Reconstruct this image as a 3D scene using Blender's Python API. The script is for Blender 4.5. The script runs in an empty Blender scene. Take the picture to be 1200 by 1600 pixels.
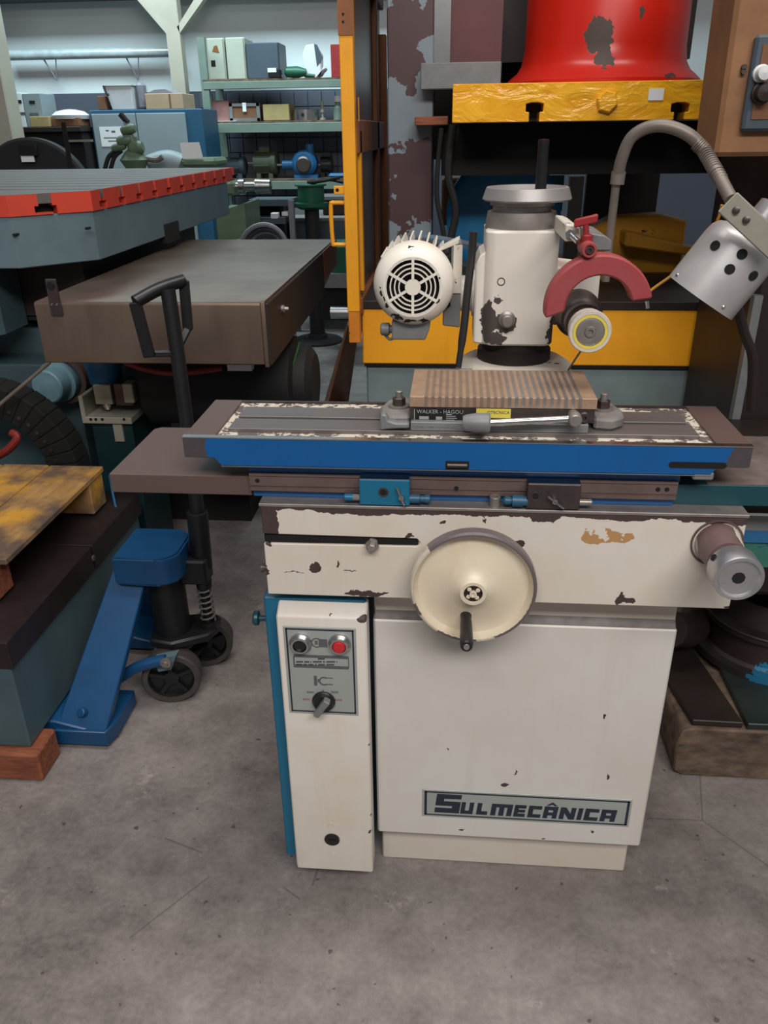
import bpy, bmesh, math, random
from mathutils import Vector, Matrix
random.seed(7)
sc = bpy.context.scene
col = sc.collection
R = math.radians

# ------------------------------------------------------------------ camera
F_PX, PITCH, YAW, ROLL = 1246.3, R(25.578), R(5.022), R(-0.7817)
CAM = Vector((0, 0, 1.55))
fw = Vector((-math.sin(YAW)*math.cos(PITCH), math.cos(YAW)*math.cos(PITCH), -math.sin(PITCH)))
r0 = Vector((math.cos(YAW), math.sin(YAW), 0)); u0 = r0.cross(fw)
rt = math.cos(ROLL)*r0 + math.sin(ROLL)*u0
up = -math.sin(ROLL)*r0 + math.cos(ROLL)*u0
cd = bpy.data.cameras.new('camera'); cam = bpy.data.objects.new('camera', cd); col.objects.link(cam)
cd.sensor_fit = 'VERTICAL'; cd.sensor_height = 36; cd.sensor_width = 27; cd.lens = F_PX*36/1600
cd.clip_start = 0.05; cd.clip_end = 100
m = Matrix((rt, up, -fw)).transposed().to_4x4(); m.translation = CAM
cam.matrix_world = m
sc.camera = cam

# ------------------------------------------------------------------ world, lights, exposure
w = bpy.data.worlds.new('world'); sc.world = w; w.use_nodes = True
w.node_tree.nodes['Background'].inputs[0].default_value = (0.80, 0.84, 0.90, 1)
w.node_tree.nodes['Background'].inputs[1].default_value = 0.16
def area(name, loc, sx, sy, e, c=(1, .97, .93), rot=(0, 0, 0)):
    l = bpy.data.lights.new(name, 'AREA'); l.shape = 'RECTANGLE'; l.size = sx; l.size_y = sy; l.energy = e; l.color = c
    o = bpy.data.objects.new(name, l); o.location = loc; o.rotation_euler = rot; col.objects.link(o)
    return o
# rows of fluorescent fixtures hung under the hall roof
area('hall_light_row', (0.8, -2.0, 4.3), 4.2, 0.9, 200, (1, .96, .92), (R(28), 0, 0))
area('hall_light_row', (0.2, 1.6, 4.8), 4.0, 0.8, 84, (1, .95, .90))
area('hall_light_row', (-2.4, 6.9, 4.4), 4.5, 0.9, 240, (.68, .92, 1.0), (R(30), 0, 0))
vs = sc.view_settings
sc.display_settings.display_device = 'sRGB'
vs.view_transform = 'Standard'; vs.look = 'None'; vs.gamma = 1; vs.use_curve_mapping = False
vs.exposure = 0.22

# ------------------------------------------------------------------ helpers: placement
def at(x, y, Y=None, Z=None, X=None):
    d = ((x-600)*rt - (y-800)*up)/F_PX + fw
    t = (Y-CAM.y)/d.y if Y is not None else (Z-CAM.z)/d.z if Z is not None else (X-CAM.x)/d.x
    return CAM + d*t

# ------------------------------------------------------------------ helpers: materials
def lin(c):
    f = lambda v: ((v/255+.055)/1.055)**2.4 if v/255 > .04045 else v/255/12.92
    return (f(c[0]), f(c[1]), f(c[2]), 1)
class NT:
    def __init__(s, name):
        s.m = bpy.data.materials.new(name); s.m.use_nodes = True
        s.t = s.m.node_tree; s.b = s.t.nodes['Principled BSDF']
        g = s.t.nodes.new('ShaderNodeNewGeometry'); s.pos = g.outputs['Position']
    def n(s, typ, **kw):
        o = s.t.nodes.new(typ)
        for k, v in kw.items(): setattr(o, k, v)
        return o
    def l(s, a, b): s.t.links.new(a, b)
    def math(s, op, a, b=None):
        o = s.n('ShaderNodeMath', operation=op)
        for i, v in enumerate((a, b)):
            if v is None: continue
            if isinstance(v, (int, float)): o.inputs[i].default_value = v
            else: s.l(v, o.inputs[i])
        return o.outputs[0]
    def vm(s, op, a, b, out=0):
        o = s.n('ShaderNodeVectorMath', operation=op)
        for i, v in enumerate((a, b)):
            if v is None: continue
            if isinstance(v, (tuple, list)): o.inputs[i].default_value = v
            else: s.l(v, o.inputs[i])
        return o.outputs[out]
    def noise(s, scale, detail=4, rough=.6, stretch=None, vec=None):
        o = s.n('ShaderNodeTexNoise'); o.inputs['Scale'].default_value = scale
        o.inputs['Detail'].default_value = detail; o.inputs['Roughness'].default_value = rough
        v = vec or s.pos
        if stretch: v = s.vm('MULTIPLY', v, stretch)
        s.l(v, o.inputs['Vector']); return o
    def ramp(s, fac, a, b, ca, cb):
        o = s.n('ShaderNodeValToRGB'); o.color_ramp.elements[0].position = a; o.color_ramp.elements[1].position = b
        o.color_ramp.elements[0].color = ca; o.color_ramp.elements[1].color = cb
        s.l(fac, o.inputs[0]); return o.outputs[0]
    def mix(s, fac, a, b, blend='MIX'):
        o = s.n('ShaderNodeMix', data_type='RGBA', blend_type=blend)
        for i, v in ((0, fac), (6, a), (7, b)):
            if isinstance(v, (int, float)): o.inputs[i].default_value = v
            elif isinstance(v, tuple): o.inputs[i].default_value = v
            else: s.l(v, o.inputs[i])
        return o.outputs[2]
    def bump(s, h, strength=.2, dist=.002):
        o = s.n('ShaderNodeBump'); o.inputs['Strength'].default_value = strength; o.inputs['Distance'].default_value = dist
        s.l(h, o.inputs['Height']); s.l(o.outputs[0], s.b.inputs['Normal'])
def mat(name, c, rough=.5, metal=0, var=.15, scale=12, bump=0, stretch=None, c2=None, coat=0):
    t = NT(name); C = lin(c); D = lin(c2) if c2 else tuple(v*(1-var*2) for v in C[:3])+(1,)
    nz = t.noise(scale, 5, .6, stretch)
    t.l(t.ramp(nz.outputs[0], .3, .7, D, C), t.b.inputs['Base Color'])
    t.b.inputs['Roughness'].default_value = rough; t.b.inputs['Metallic'].default_value = metal
    t.b.inputs['Coat Weight'].default_value = coat
    if bump: t.bump(nz.outputs[0], bump)
    return t.m
def paint(name, c, chip, rough=.42, amt=.0, scale=9, dirt=.12, dirtcol=None, spots=(), edges=(), wob=.012, fine=55, bump=.08, chip_rough=.6, extra=()):
    """paint worn down to primer; spots (cx,cy,cz,rx,ry,rz) and edges (axis,sign,limit,width) are worn places in metres"""
    t = NT(name); C = lin(c)
    nz = t.noise(scale, 6, .62); n2 = t.noise(fine, 3, .6)
    dc = lin(dirtcol) if dirtcol else tuple(v*(1-dirt*3) for v in C[:3])+(1,)
    base = t.mix(t.ramp(t.noise(3.2, 5, .65).outputs[0], .42, .75, (0, 0, 0, 1), (dirt*4,)*3+(1,)), C, dc)
    strk = t.noise(1.0, 5, .7, (26, 26, 2.2))
    base = t.mix(t.ramp(strk.outputs[0], .56, .82, (0, 0, 0, 1), (dirt*3.2,)*3+(1,)), base, dc)
    mask = None
    def union(a):
        nonlocal mask
        mask = a if mask is None else t.math('MAXIMUM', mask, a)
    off = t.vm('SCALE', t.vm('SUBTRACT', n2.outputs['Color'], (.5, .5, .5)), None)
    off.node.inputs['Scale'].default_value = wob*4
    p = t.vm('ADD', t.pos, off)
    for (cx, cy, cz, rx, ry, rz) in spots:
        q = t.vm('DIVIDE', t.vm('SUBTRACT', p, (cx, cy, cz)), (rx, ry, rz))
        union(t.math('LESS_THAN', t.vm('LENGTH', q, None, 1), 1.0))
    if edges:
        sp = t.n('ShaderNodeSeparateXYZ'); t.l(t.pos, sp.inputs[0])
        for (ax, sg, lim, wd) in edges:
            big = t.math('MULTIPLY', t.math('SUBTRACT', t.noise(14, 5, .62).outputs[0], .5), wd*4)
            v = t.math('MULTIPLY', t.math('SUBTRACT', sp.outputs['XYZ'.index(ax)], lim), sg)
            union(t.math('GREATER_THAN', t.math('ADD', v, big), 0.0))
    if amt > 0:
        union(t.math('GREATER_THAN', t.math('ADD', t.math('MULTIPLY', nz.outputs[0], .6), t.math('MULTIPLY', n2.outputs[0], .4)), .72-amt))
    cc = lin(chip)
    chipc = t.mix(n2.outputs[0], tuple(v*.7 for v in cc[:3])+(1,), cc)
    colr = t.mix(mask, base, chipc) if mask is not None else base
    for (spts, ecol, ramt) in extra:
        mk = None
        for (cx, cy, cz, rx, ry, rz) in spts:
            q = t.vm('DIVIDE', t.vm('SUBTRACT', p, (cx, cy, cz)), (rx, ry, rz))
            a = t.math('LESS_THAN', t.vm('LENGTH', q, None, 1), 1.0)
            mk = a if mk is None else t.math('MAXIMUM', mk, a)
        mk = t.math('MULTIPLY', mk, t.math('GREATER_THAN', n2.outputs[0], ramt))
        colr = t.mix(mk, colr, lin(ecol))
    t.l(colr, t.b.inputs['Base Color']); t.b.inputs['Roughness'].default_value = rough
    if mask is not None:
        t.l(t.math('ADD', t.math('MULTIPLY', mask, chip_rough-rough), rough), t.b.inputs['Roughness'])
        t.bump(t.math('ADD', t.math('MULTIPLY', mask, -1.0), t.math('MULTIPLY', n2.outputs[0], .3)), bump+.15, .0015)
    else: t.bump(nz.outputs[0], bump, .002)
    return t.m

# ------------------------------------------------------------------ helpers: meshes
def thing(name, label, cat, loc, group=None):
    o = bpy.data.objects.new(name, None); o.location = loc; o.empty_display_size = .05; col.objects.link(o)
    o['label'] = label; o['category'] = cat
    if group: o['group'] = group
    return o
def root_of(o):
    while o.parent: o = o.parent
    return o
class MB:
    def __init__(s): s.v = []; s.f = []
    def add(s, vs, fs):
        k = len(s.v); s.v += [tuple(v) for v in vs]; s.f += [tuple(i+k for i in f) for f in fs]; return s
    def hexa(s, c):
        return s.add(c, [(0,3,2,1), (4,5,6,7), (0,1,5,4), (1,2,6,5), (2,3,7,6), (3,0,4,7)])
    def box(s, x0, x1, y0, y1, z0, z1):
        return s.hexa([(x0,y0,z0), (x1,y0,z0), (x1,y1,z0), (x0,y1,z0), (x0,y0,z1), (x1,y0,z1), (x1,y1,z1), (x0,y1,z1)])
    def pbox(s, x0, y0, x1, y1, Y, d):
        xm, ym = (x0+x1)/2, (y0+y1)/2
        return s.box(at(x0, ym, Y=Y).x, at(x1, ym, Y=Y).x, Y, Y+d, at(xm, y1, Y=Y).z, at(xm, y0, Y=Y).z)
    def prism(s, poly, ax, a, b):
        n = len(poly)
        mk = {'x': lambda p, t: (t, p[0], p[1]), 'y': lambda p, t: (p[0], t, p[1]), 'z': lambda p, t: (p[0], p[1], t)}[ax]
        vs = [mk(p, a) for p in poly] + [mk(p, b) for p in poly]
        return s.add(vs, [tuple(range(n)), tuple(range(2*n-1, n-1, -1))] + [(i, (i+1) % n, n+(i+1) % n, n+i) for i in range(n)])
    def lathe(s, p0, d, prof, n=32, closed=False, a0=0, a1=2*math.pi):
        """prof: (t along d, radius); closed joins the last ring to the first"""
        p0 = Vector(p0); d = Vector(d).normalized()
        a = d.orthogonal().normalized() if abs(d.z) < .99 else Vector((1, 0, 0)); b = d.cross(a)
        full = abs(a1-a0-2*math.pi) < 1e-6; vs = []; m = n if full else n+1
        for (t, r) in prof:
            for i in range(m):
                th = a0+(a1-a0)*i/n
                vs.append(p0+d*t+(a*math.cos(th)+b*math.sin(th))*max(r, 1e-5))
        fs = []; k = len(prof)
        for j in range(k if closed else k-1):
            for i in range(n):
                i2 = (i+1) % m; j2 = (j+1) % k
                fs.append((j*m+i, j*m+i2, j2*m+i2, j2*m+i))
        if not closed and full:
            if prof[0][1] > 1e-4: fs.append(tuple(range(n-1, -1, -1)))
            if prof[-1][1] > 1e-4: fs.append(tuple((k-1)*n+i for i in range(n)))
        if not full and closed:
            fs.append(tuple(j*m for j in range(k))); fs.append(tuple(j*m+n for j in range(k-1, -1, -1)))
        return s.add(vs, fs)
    def cyl(s, p0, p1, r, r1=None, n=20):
        p0 = Vector(p0); p1 = Vector(p1); L = (p1-p0).length
        return s.lathe(p0, p1-p0, [(0, r), (L, r if r1 is None else r1)], n)
    def tube(s, pts, r, n=8, sub=6, closed=False):
        P = [Vector(p) for p in pts]; Q = []
        if sub > 1 and len(P) > 2:
            for i in range(len(P)-1):
                p0 = P[max(i-1, 0)]; p1 = P[i]; p2 = P[i+1]; p3 = P[min(i+2, len(P)-1)]
                for j in range(sub):
                    t = j/sub
                    Q.append(.5*((2*p1)+(p2-p0)*t+(2*p0-5*p1+4*p2-p3)*t*t+(3*p1-p0-3*p2+p3)*t**3))
            Q.append(P[-1])
        else: Q = P
        vs = []; pa = None
        for i, p in enumerate(Q):
            d = (Q[min(i+1, len(Q)-1)]-Q[max(i-1, 0)]).normalized()
            if pa is None: a = d.orthogonal().normalized()
            else: a = (pa-d*pa.dot(d)).normalized()
            pa = a; b = d.cross(a)
            rr = r(i/(len(Q)-1)) if callable(r) else r
            vs += [p+(a*math.cos(2*math.pi*k/n)+b*math.sin(2*math.pi*k/n))*rr for k in range(n)]
        fs = [(i*n+k, i*n+(k+1) % n, (i+1)*n+(k+1) % n, (i+1)*n+k) for i in range(len(Q)-1) for k in range(n)]
        fs += [tuple(range(n-1, -1, -1)), tuple((len(Q)-1)*n+k for k in range(n))]
        return s.add(vs, fs)
    def build(s, name, mt, parent=None, bev=0, label=None, cat=None, group=None, kind=None, ang=32, seg=1):
        if parent is not None: org = Vector(root_of(parent).location)
        else:
            xs = [v[0] for v in s.v]; ys = [v[1] for v in s.v]; zs = [v[2] for v in s.v]
            org = Vector(((min(xs)+max(xs))/2, (min(ys)+max(ys))/2, min(zs)))
        me = bpy.data.meshes.new(name); me.from_pydata([tuple(Vector(v)-org) for v in s.v], [], s.f); me.update()
        bm = bmesh.new(); bm.from_mesh(me)
        bmesh.ops.recalc_face_normals(bm, faces=bm.faces)
        if bev:
            es = [e for e in bm.edges if len(e.link_faces) == 2 and e.calc_face_angle(0) > R(35)]
            bmesh.ops.bevel(bm, geom=es, offset=bev, segments=seg, affect='EDGES', clamp_overlap=True)
        bm.to_mesh(me); bm.free()
        me.polygons.foreach_set('use_smooth', [True]*len(me.polygons)); me.set_sharp_from_angle(angle=R(ang))
        me.materials.append(mt)
        o = bpy.data.objects.new(name, me); col.objects.link(o)
        if parent is not None: o.parent = parent
        else: o.location = org
        if label: o['label'] = label
        if cat: o['category'] = cat
        if group: o['group'] = group
        if kind: o['kind'] = kind
        return o
def text_mesh(body, size, x, y, z, name, mt, parent, squash=1.0, depth=.0004, align='LEFT'):
    """flat lettering standing on a face that looks along -Y"""
    c = bpy.data.curves.new('t', 'FONT'); c.body = body; c.size = size; c.extrude = depth/2; c.align_x = align
    c.resolution_u = 2
    o = bpy.data.objects.new('t', c); col.objects.link(o)
    dg = bpy.context.evaluated_depsgraph_get()
    me = bpy.data.meshes.new_from_object(o.evaluated_get(dg)); bpy.data.objects.remove(o)
    org = Vector(root_of(parent).location)
    for v in me.vertices:
        cx, cy, cz = v.co; v.co = Vector((x+cx*squash, y-cz, z+cy))-org
    me.materials.clear(); me.materials.append(mt)
    ob = bpy.data.objects.new(name, me); col.objects.link(ob); ob.parent = parent
    return ob

# ------------------------------------------------------------------ materials
CREAM = (204, 195, 182); PRIMER = (72, 56, 54)
M = {}
M['cream'] = paint('cream_paint', CREAM, PRIMER, amt=.02, dirt=.07, dirtcol=(176, 152, 118), wob=.008)
M['steel'] = mat('machined_steel', (158, 150, 145), .36, .6, .12, 40, .05)
M['steel_dark'] = mat('dark_steel', (92, 82, 80), .42, .75, .15, 30, .05)
M['rail'] = mat('brown_steel_rail', (134, 114, 108), .34, .6, .12, 20)
M['bright'] = mat('bright_steel', (205, 203, 200), .22, 1, .06, 30)
M['ring_grey'] = mat('dull_aluminium', (150, 146, 144), .45, .4, .06, 25)
M['alu'] = mat('cast_aluminium', (196, 195, 196), .36, .85, .08, 25, .05)
M['brown'] = paint('bare_brown_cast', (90, 73, 68), (140, 128, 120), .45, amt=.02, dirt=.1, bump=.1)
M['blue'] = paint('blue_enamel', (4, 84, 146), (74, 66, 70), .36, amt=.0, dirt=.08, wob=.01, dirtcol=(16, 62, 112),
                  edges=[('X', -1, -.405, .018), ('X', 1, .462, .014)])
M['blue2'] = paint('blue_enamel_slide', (22, 84, 140), (60, 66, 74), .4, amt=.02, dirt=.1)
M['teal'] = paint('teal_enamel', (18, 100, 132), (50, 54, 60), .4, amt=.03, dirt=.1)
M['teal_dark'] = paint('dark_teal_enamel', (16, 66, 74), (48, 44, 44), .4, amt=.04, dirt=.12)
M['black'] = mat('black_plastic', (26, 26, 28), .35, 0, .1, 30)
M['rubber'] = mat('black_rubber', (24, 23, 24), .7, 0, .1, 30)
M['void'] = mat('black_and_shade', (14, 13, 13), .9, 0, .1, 10)  # for black parts, and for shade painted into holes and gaps
M['red_button'] = mat('red_plastic', (200, 42, 48), .35)
M['plate'] = mat('panel_aluminium', (168, 172, 168), .42, .25, .05, 8)
M['ink'] = mat('dark_blue_ink', (30, 42, 56), .5)
M['ink_soft'] = mat('faded_ink', (96, 96, 96), .6)
M['dust'] = paint('dusty_flaking_trough', (96, 86, 82), (206, 196, 180), .8, amt=.215, scale=26, dirt=.15, bump=.3, chip_rough=.85, fine=90)
M['dust_grey'] = mat('grey_dust', (132, 126, 124), .8, .1, .2, 30, .2)
M['wing_dust'] = mat('dusty_brown_steel', (112, 98, 92), .7, .1, .25, 24, .2)
M['copper'] = mat('chuck_brass', (176, 146, 122), .45, .3, .12, 60, .05)
M['lamina'] = mat('chuck_steel', (146, 124, 108), .45, .3, .1, 60)
M['guard_red'] = mat('dusty_red_paint', (152, 52, 56), .6, 0, .12, 40, .06, c2=(146, 66, 68))
M['red'] = mat('red_enamel', (150, 36, 40), .45)
M['wheel'] = mat('abrasive_white', (206, 196, 184), .85, 0, .1, 90, .2)
M['yellow_ring'] = mat('yellow_blotter', (226, 208, 84), .7)
M['grey_paint'] = mat('grey_enamel', (120, 122, 122), .5, .1, .1, 30)
M['conduit'] = mat('grey_conduit', (124, 114, 106), .5, .35, .12, 20)
M['jack_blue'] = mat('pallet_jack_blue', (18, 72, 116), .42, 0, .1, 10, .04)
M['jack_black'] = mat('pallet_jack_black', (30, 31, 34), .45, .2, .1, 20)
M['tyre'] = mat('grey_nylon_tyre', (74, 68, 64), .6, 0, .15, 30)
M['machine_grey'] = mat('machine_grey_green', (95, 115, 123), .45, 0, .08, 8, c2=(86, 105, 112))
M['machine_teal'] = mat('machine_teal_grey', (70, 92, 98), .5, 0, .1, 8)
M['orange'] = mat('orange_red_edge', (200, 64, 44), .6, 0, .06, 10)
M['table_top'] = mat('ground_table_top', (128, 122, 120), .42, .6, .06, 6, .03, (1, 30, 1))
M['cover'] = mat('stainless_cover', (140, 122, 108), .34, .75, .1, 5, .02, (1, 1, .3), c2=(112, 94, 82))
M['bed_dark'] = mat('dark_oiled_steel', (52, 42, 42), .45, .4, .15, 14)
M['wood_red'] = mat('red_timber', (150, 86, 56), .75, 0, .25, 14, .3, (1, 6, 6), c2=(100, 52, 36))
M['wood_old'] = mat('old_grimy_timber', (120, 100, 82), .85, 0, .3, 16, .6, (1, 1.6, 2), c2=(58, 46, 40))
M['yellow'] = paint('yellow_enamel', (238, 164, 32), (52, 36, 28), .4, amt=.012, scale=18, dirt=.1, dirtcol=(190, 112, 20), bump=.05)
M['yellow_wrap'] = mat('glossy_yellow', (228, 178, 50), .25, 0, .06, 14, .5, c2=(214, 158, 36))
M['gate_amber'] = mat('amber_paint_old', (146, 86, 40), .5, 0, .2, 5, .1, (1, 1, .4), c2=(104, 62, 32))
M['gate_panel'] = mat('brown_polycarbonate', (104, 66, 42), .3, 0, .2, 3, 0, (1, 1, .4), c2=(64, 40, 28))
M['rust'] = paint('rusty_yellow', (214, 128, 26), (74, 44, 30), .6, amt=.12, scale=30, dirt=.2)
M['press_grey'] = mat('press_grey_green', (122, 136, 136), .5, 0, .07, 5, c2=(104, 118, 118))
M['press_red'] = mat('press_red', (186, 32, 18), .33, 0, .1, 3, .02)
M['maroon'] = mat('maroon_paint', (92, 44, 46), .5, 0, .15, 6)
M['dark_maroon'] = mat('dark_press_iron', (44, 34, 32), .6, 0, .2, 6)
M['cardboard'] = mat('brown_paper_wrap', (150, 108, 72), .7, 0, .12, 6, .15, c2=(124, 86, 56))
M['post_dark'] = mat('dark_brown_iron', (46, 36, 32), .5, .2, .2, 6)
M['wall_white'] = mat('white_wall_paint', (206, 212, 212), .7, 0, .03, 2)
M['wall_dark'] = mat('dark_wall_paint', (74, 78, 90), .6, 0, .06, 3)
M['tile'] = mat('grey_wall_tile', (96, 98, 108), .4, 0, .06, 3)
M['pillar'] = mat('cream_pillar_paint', (170, 162, 146), .6, 0, .08, 4)
M['grey_green'] = mat('shelf_grey_green', (112, 128, 116), .5, 0, .08, 6)
M['cab_blue'] = mat('cabinet_blue', (38, 84, 112), .45, 0, .06, 5)
M['cab_grey'] = mat('cabinet_grey', (136, 148, 152), .5, 0, .05, 5)
M['paper'] = mat('white_paper', (224, 226, 226), .8, 0, .02, 5)
M['box_card'] = mat('cardboard', (176, 150, 120), .8, 0, .08, 10)
M['box_kraft'] = mat('kraft_cardboard', (168, 148, 100), .8, 0, .1, 10)
M['box_brown'] = mat('dark_brown_cardboard', (120, 82, 56), .8, 0, .1, 10)
M['cab_box'] = mat('beige_sheet_metal', (168, 172, 156), .5, 0, .05, 6)
M['slate'] = mat('slate_grey_sheet', (66, 78, 88), .5, 0, .06, 6)
M['green'] = mat('machine_green', (96, 116, 92), .45, 0, .1, 8)
M['green_dark'] = mat('dark_green_enamel', (22, 88, 64), .42, 0, .1, 10)
M['olive'] = mat('olive_motor_paint', (70, 78, 60), .5, 0, .15, 10)
M['pump_blue'] = mat('bright_blue_enamel', (36, 98, 144), .4, 0, .12, 12)
M['hose_grey'] = mat('grey_hose', (128, 126, 136), .5, 0, .1, 10)
M['hose_red'] = mat('red_hose', (130, 38, 30), .5)
M['cord_yellow'] = mat('yellow_cord', (176, 120, 30), .6)
M['pink'] = mat('dusty_pink_box', (150, 104, 98), .7)
M['white_pl'] = mat('white_plastic', (214, 216, 216), .5, 0, .06, 8)
M['valve'] = mat('zinc_block', (168, 164, 150), .45, .3, .1, 15)

# ------------------------------------------------------------------ setting: floor and wall
def concrete():
    t = NT('worn_concrete')
    a = t.noise(1.3, 8, .68); b = t.noise(9, 8, .7); c = t.noise(70, 4, .7); st = t.noise(.55, 3, .5)
    v = t.math('ADD', t.math('ADD', t.math('MULTIPLY', a.outputs[0], .45), t.math('MULTIPLY', b.outputs[0], .35)), t.math('MULTIPLY', c.outputs[0], .2))
    colr = t.ramp(v, .36, .66, lin((84, 77, 74)), lin((154, 147, 143)))
    colr = t.mix(t.ramp(st.outputs[0], .5, .7, (0, 0, 0, 1), (.55, .55, .55, 1)), colr, lin((88, 76, 72)))
    # pale scuffs, dark pits, a few thin scratches
    sc1 = t.noise(5.5, 8, .8)
    colr = t.mix(t.ramp(sc1.outputs[0], .60, .70, (0, 0, 0, 1), (.6, .6, .6, 1)), colr, lin((180, 172, 167)))
    pit = t.noise(38, 2, .5)
    colr = t.mix(t.ramp(pit.outputs[0], .70, .74, (0, 0, 0, 1), (.7, .7, .7, 1)), colr, lin((48, 44, 42)))
    wv = t.n('ShaderNodeTexVoronoi', feature='DISTANCE_TO_EDGE'); wv.inputs['Scale'].default_value = 1.15
    off = t.vm('ADD', t.pos, t.vm('SCALE', t.noise(3, 3).outputs['Color'], None)); off.node.inputs[1].default_value = (0, 0, 0)
    t.l(t.pos, wv.inputs['Vector'])
    ln = t.math('LESS_THAN', wv.outputs['Distance'], .0022)
    ln = t.math('MULTIPLY', ln, t.math('GREATER_THAN', t.noise(2.1, 2).outputs[0], .55))
    colr = t.mix(t.math('MULTIPLY', ln, .5), colr, lin((74, 70, 66)))
    sp = t.n('ShaderNodeSeparateXYZ'); t.l(t.pos, sp.inputs[0])
    t.l(colr, t.b.inputs['Base Color'])
    t.l(t.ramp(a.outputs[0], .3, .7, (.42,)*3+(1,), (.62,)*3+(1,)), t.b.inputs['Roughness'])
    t.bump(t.math('ADD', c.outputs[0], b.outputs[0]), .18, .002)
    return t.m
MB().box(-7, 5, -2, 9.2, -.1, 0).build('floor', concrete(), kind='structure')
wb = MB().box(-7, 5, 9.0, 9.2, 1.93, 3.6).build('wall_back', M['wall_white'], kind='structure')
lw = MB().box(-7, 5, 8.99, 9.2, 0, 1.93).build('wainscot', M['wall_dark'], wb)
tile = None
for i in range(13):
    for j in range(9):
        x, z = -2.62+i*.14, .66+j*.14
        if tile is None:
            tile = MB().box(x, x+.132, 8.975, 8.99, z, z+.132).build('tile', M['tile'], wb, bev=.002); t0 = (x, z)
        else:
            o = tile.copy(); col.objects.link(o); o.location = (x-t0[0], 0, z-t0[1])
MB().box(-5, 4, 8.6, 9.0, 2.73, 3.0).build('trim_3', M['slate'], kind='structure')
# cream pillar in front of the left end of the wall, steel column with a gusset
MB().box(at(-80, 120, Y=6.9).x, at(22, 120, Y=7.1).x, 6.9, 7.1, 0, 3.4).build('trim_1', M['pillar'], bev=.01, kind='structure')
b = MB(); x0, x1 = at(267, 120, Y=8.5).x, at(288, 120, Y=8.5).x
b.box(x0, x1, 8.5, 8.62, 0, 3.4)
zt, zb = at(270, 0, Y=8.5).z+.1, at(270, 52, Y=8.5).z
xl, xr = at(218, 0, Y=8.5).x-.1, at(318, 0, Y=8.5).x+.1
b.prism([(x0, zb), (x0, zt), (xl, zt)], 'y', 8.5, 8.54).prism([(x1, zb), (xr, zt), (xr-.1, zt), (x1-.02, zb+.05)], 'y', 8.5, 8.6)
b.build('trim_2', M['pillar'], kind='structure')

# ================================================================== THE GRINDING MACHINE
G = thing('tool_grinder', 'cream and blue tool and cutter grinder with large front handwheel', 'machine', (0.15, 1.5, 0))
PY, CY, KY = 1.30, 1.25, 1.245
cx0, cx1 = at(588, 1200, Y=PY).x, at(1030, 1150, Y=PY).x
cz0, cz1 = at(800, 1312, Y=PY).z, at(800, 975, Y=PY).z
M['cab_cream'] = paint('cabinet_cream', (206, 202, 196), PRIMER, .34, amt=.0, dirt=.12, dirtcol=(192, 180, 162), wob=.006,
    edges=[('Z', -1, cz0-.004, .008)],
    spots=[(at(x, y, Y=PY).x, PY, at(x, y, Y=PY).z, rx, .02, rz) for x, y, rx, rz in
           ((788, 1226, .008, .004), (1060, 966, .02, .008), (806, 1207, .003, .006), (949, 1214, .002, .006), (944, 1120, .003, .003),
            (700, 1170, .002, .002), (925, 1300, .003, .004), (850, 1310, .006, .003), (720, 1296, .008, .003), (1010, 1295, .005, .006))])
b = MB().prism([(PY, cz0), (PY, cz1), (PY+.5, cz1), (PY+.5, cz0)], 'x', cx0, cx1)
b.build('base_cabinet', M['cab_cream'], G, bev=.004)
MB().prism([(PY+.001, cz1), (PY+.013, cz1+.016), (PY+.47, cz1+.016), (PY+.496, cz1)], 'x', cx0+.003, cx1-.003).build('ledge', M['dust_grey'], G, bev=.001)
MB().box(cx0+.004, cx1-.004, PY+.012, PY+.47, cz1+.008, .80).build('neck', M['cream'], G)
MB().box(cx0+.006, cx1-.012, PY+.042, PY+.46, 0, cz0).build('plinth', M['cream'], G, bev=.003)
# maker's nameplate
nx0, nx1 = at(660, 1252, Y=PY).x, at(985, 1270, Y=PY).x
nz0, nz1 = at(820, 1282, Y=PY).z, at(820, 1240, Y=PY).z
pl = MB().box(nx0, nx1, PY-.0025, PY, nz0, nz1).build('nameplate', M['plate'], G, bev=.0005)
W, H = nx1-nx0, nz1-nz0; yF = PY-.003
fr = MB(); e = .0045; k = .0045
for (a0, a1, c0, c1) in ((nx0+e, nx1-e, nz1-e-k*.8, nz1-e), (nx0+e, nx1-e, nz0+e, nz0+e+k*.7), (nx0+e, nx0+e+k*1.2, nz0+e, nz1-e), (nx1-e-k*1.2, nx1-e, nz0+e, nz1-e)):
    fr.box(a0, a1, yF, PY-.002, c0, c1)
fr.build('border', M['ink'], pl)
T = .30
GL = {'S': [(0,1,0,.26), (.68,1,.2,.6), (0,1,.38,.62), (0,.32,.4,.8), (0,1,.76,1)], 'U': [(0,.34,0,1), (.66,1,0,1), (0,1,0,.28)], 'L': [(0,.42,0,1), (0,1,0,.3)],
      'M': [(0,.24,0,1), (.38,.62,0,1), (.76,1,0,1), (0,1,.72,1)], 'E': [(0,.36,0,1), (0,1,0,.27), (0,.95,.38,.62), (0,1,.74,1)],
      'C': [(0,.36,0,1), (0,1,0,.28), (0,1,.72,1)], 'A': [(0,.33,0,1), (.67,1,0,1), (0,1,.72,1), (0,1,.26,.5)], 'I': [(0,1,0,1)], 'N': [(0,.3,0,1), (.7,1,0,1)]}
lt = MB(); sl = .10
def stroke(poly, gx, gw, gz, gh):
    q = [(gx+gw*u+sl*gh*v, gz+gh*v) for u, v in poly]
    stroke.k += 1; lt.prism(q, 'y', yF-stroke.k*1e-5, PY-.0022)
stroke.k = 0
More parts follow.
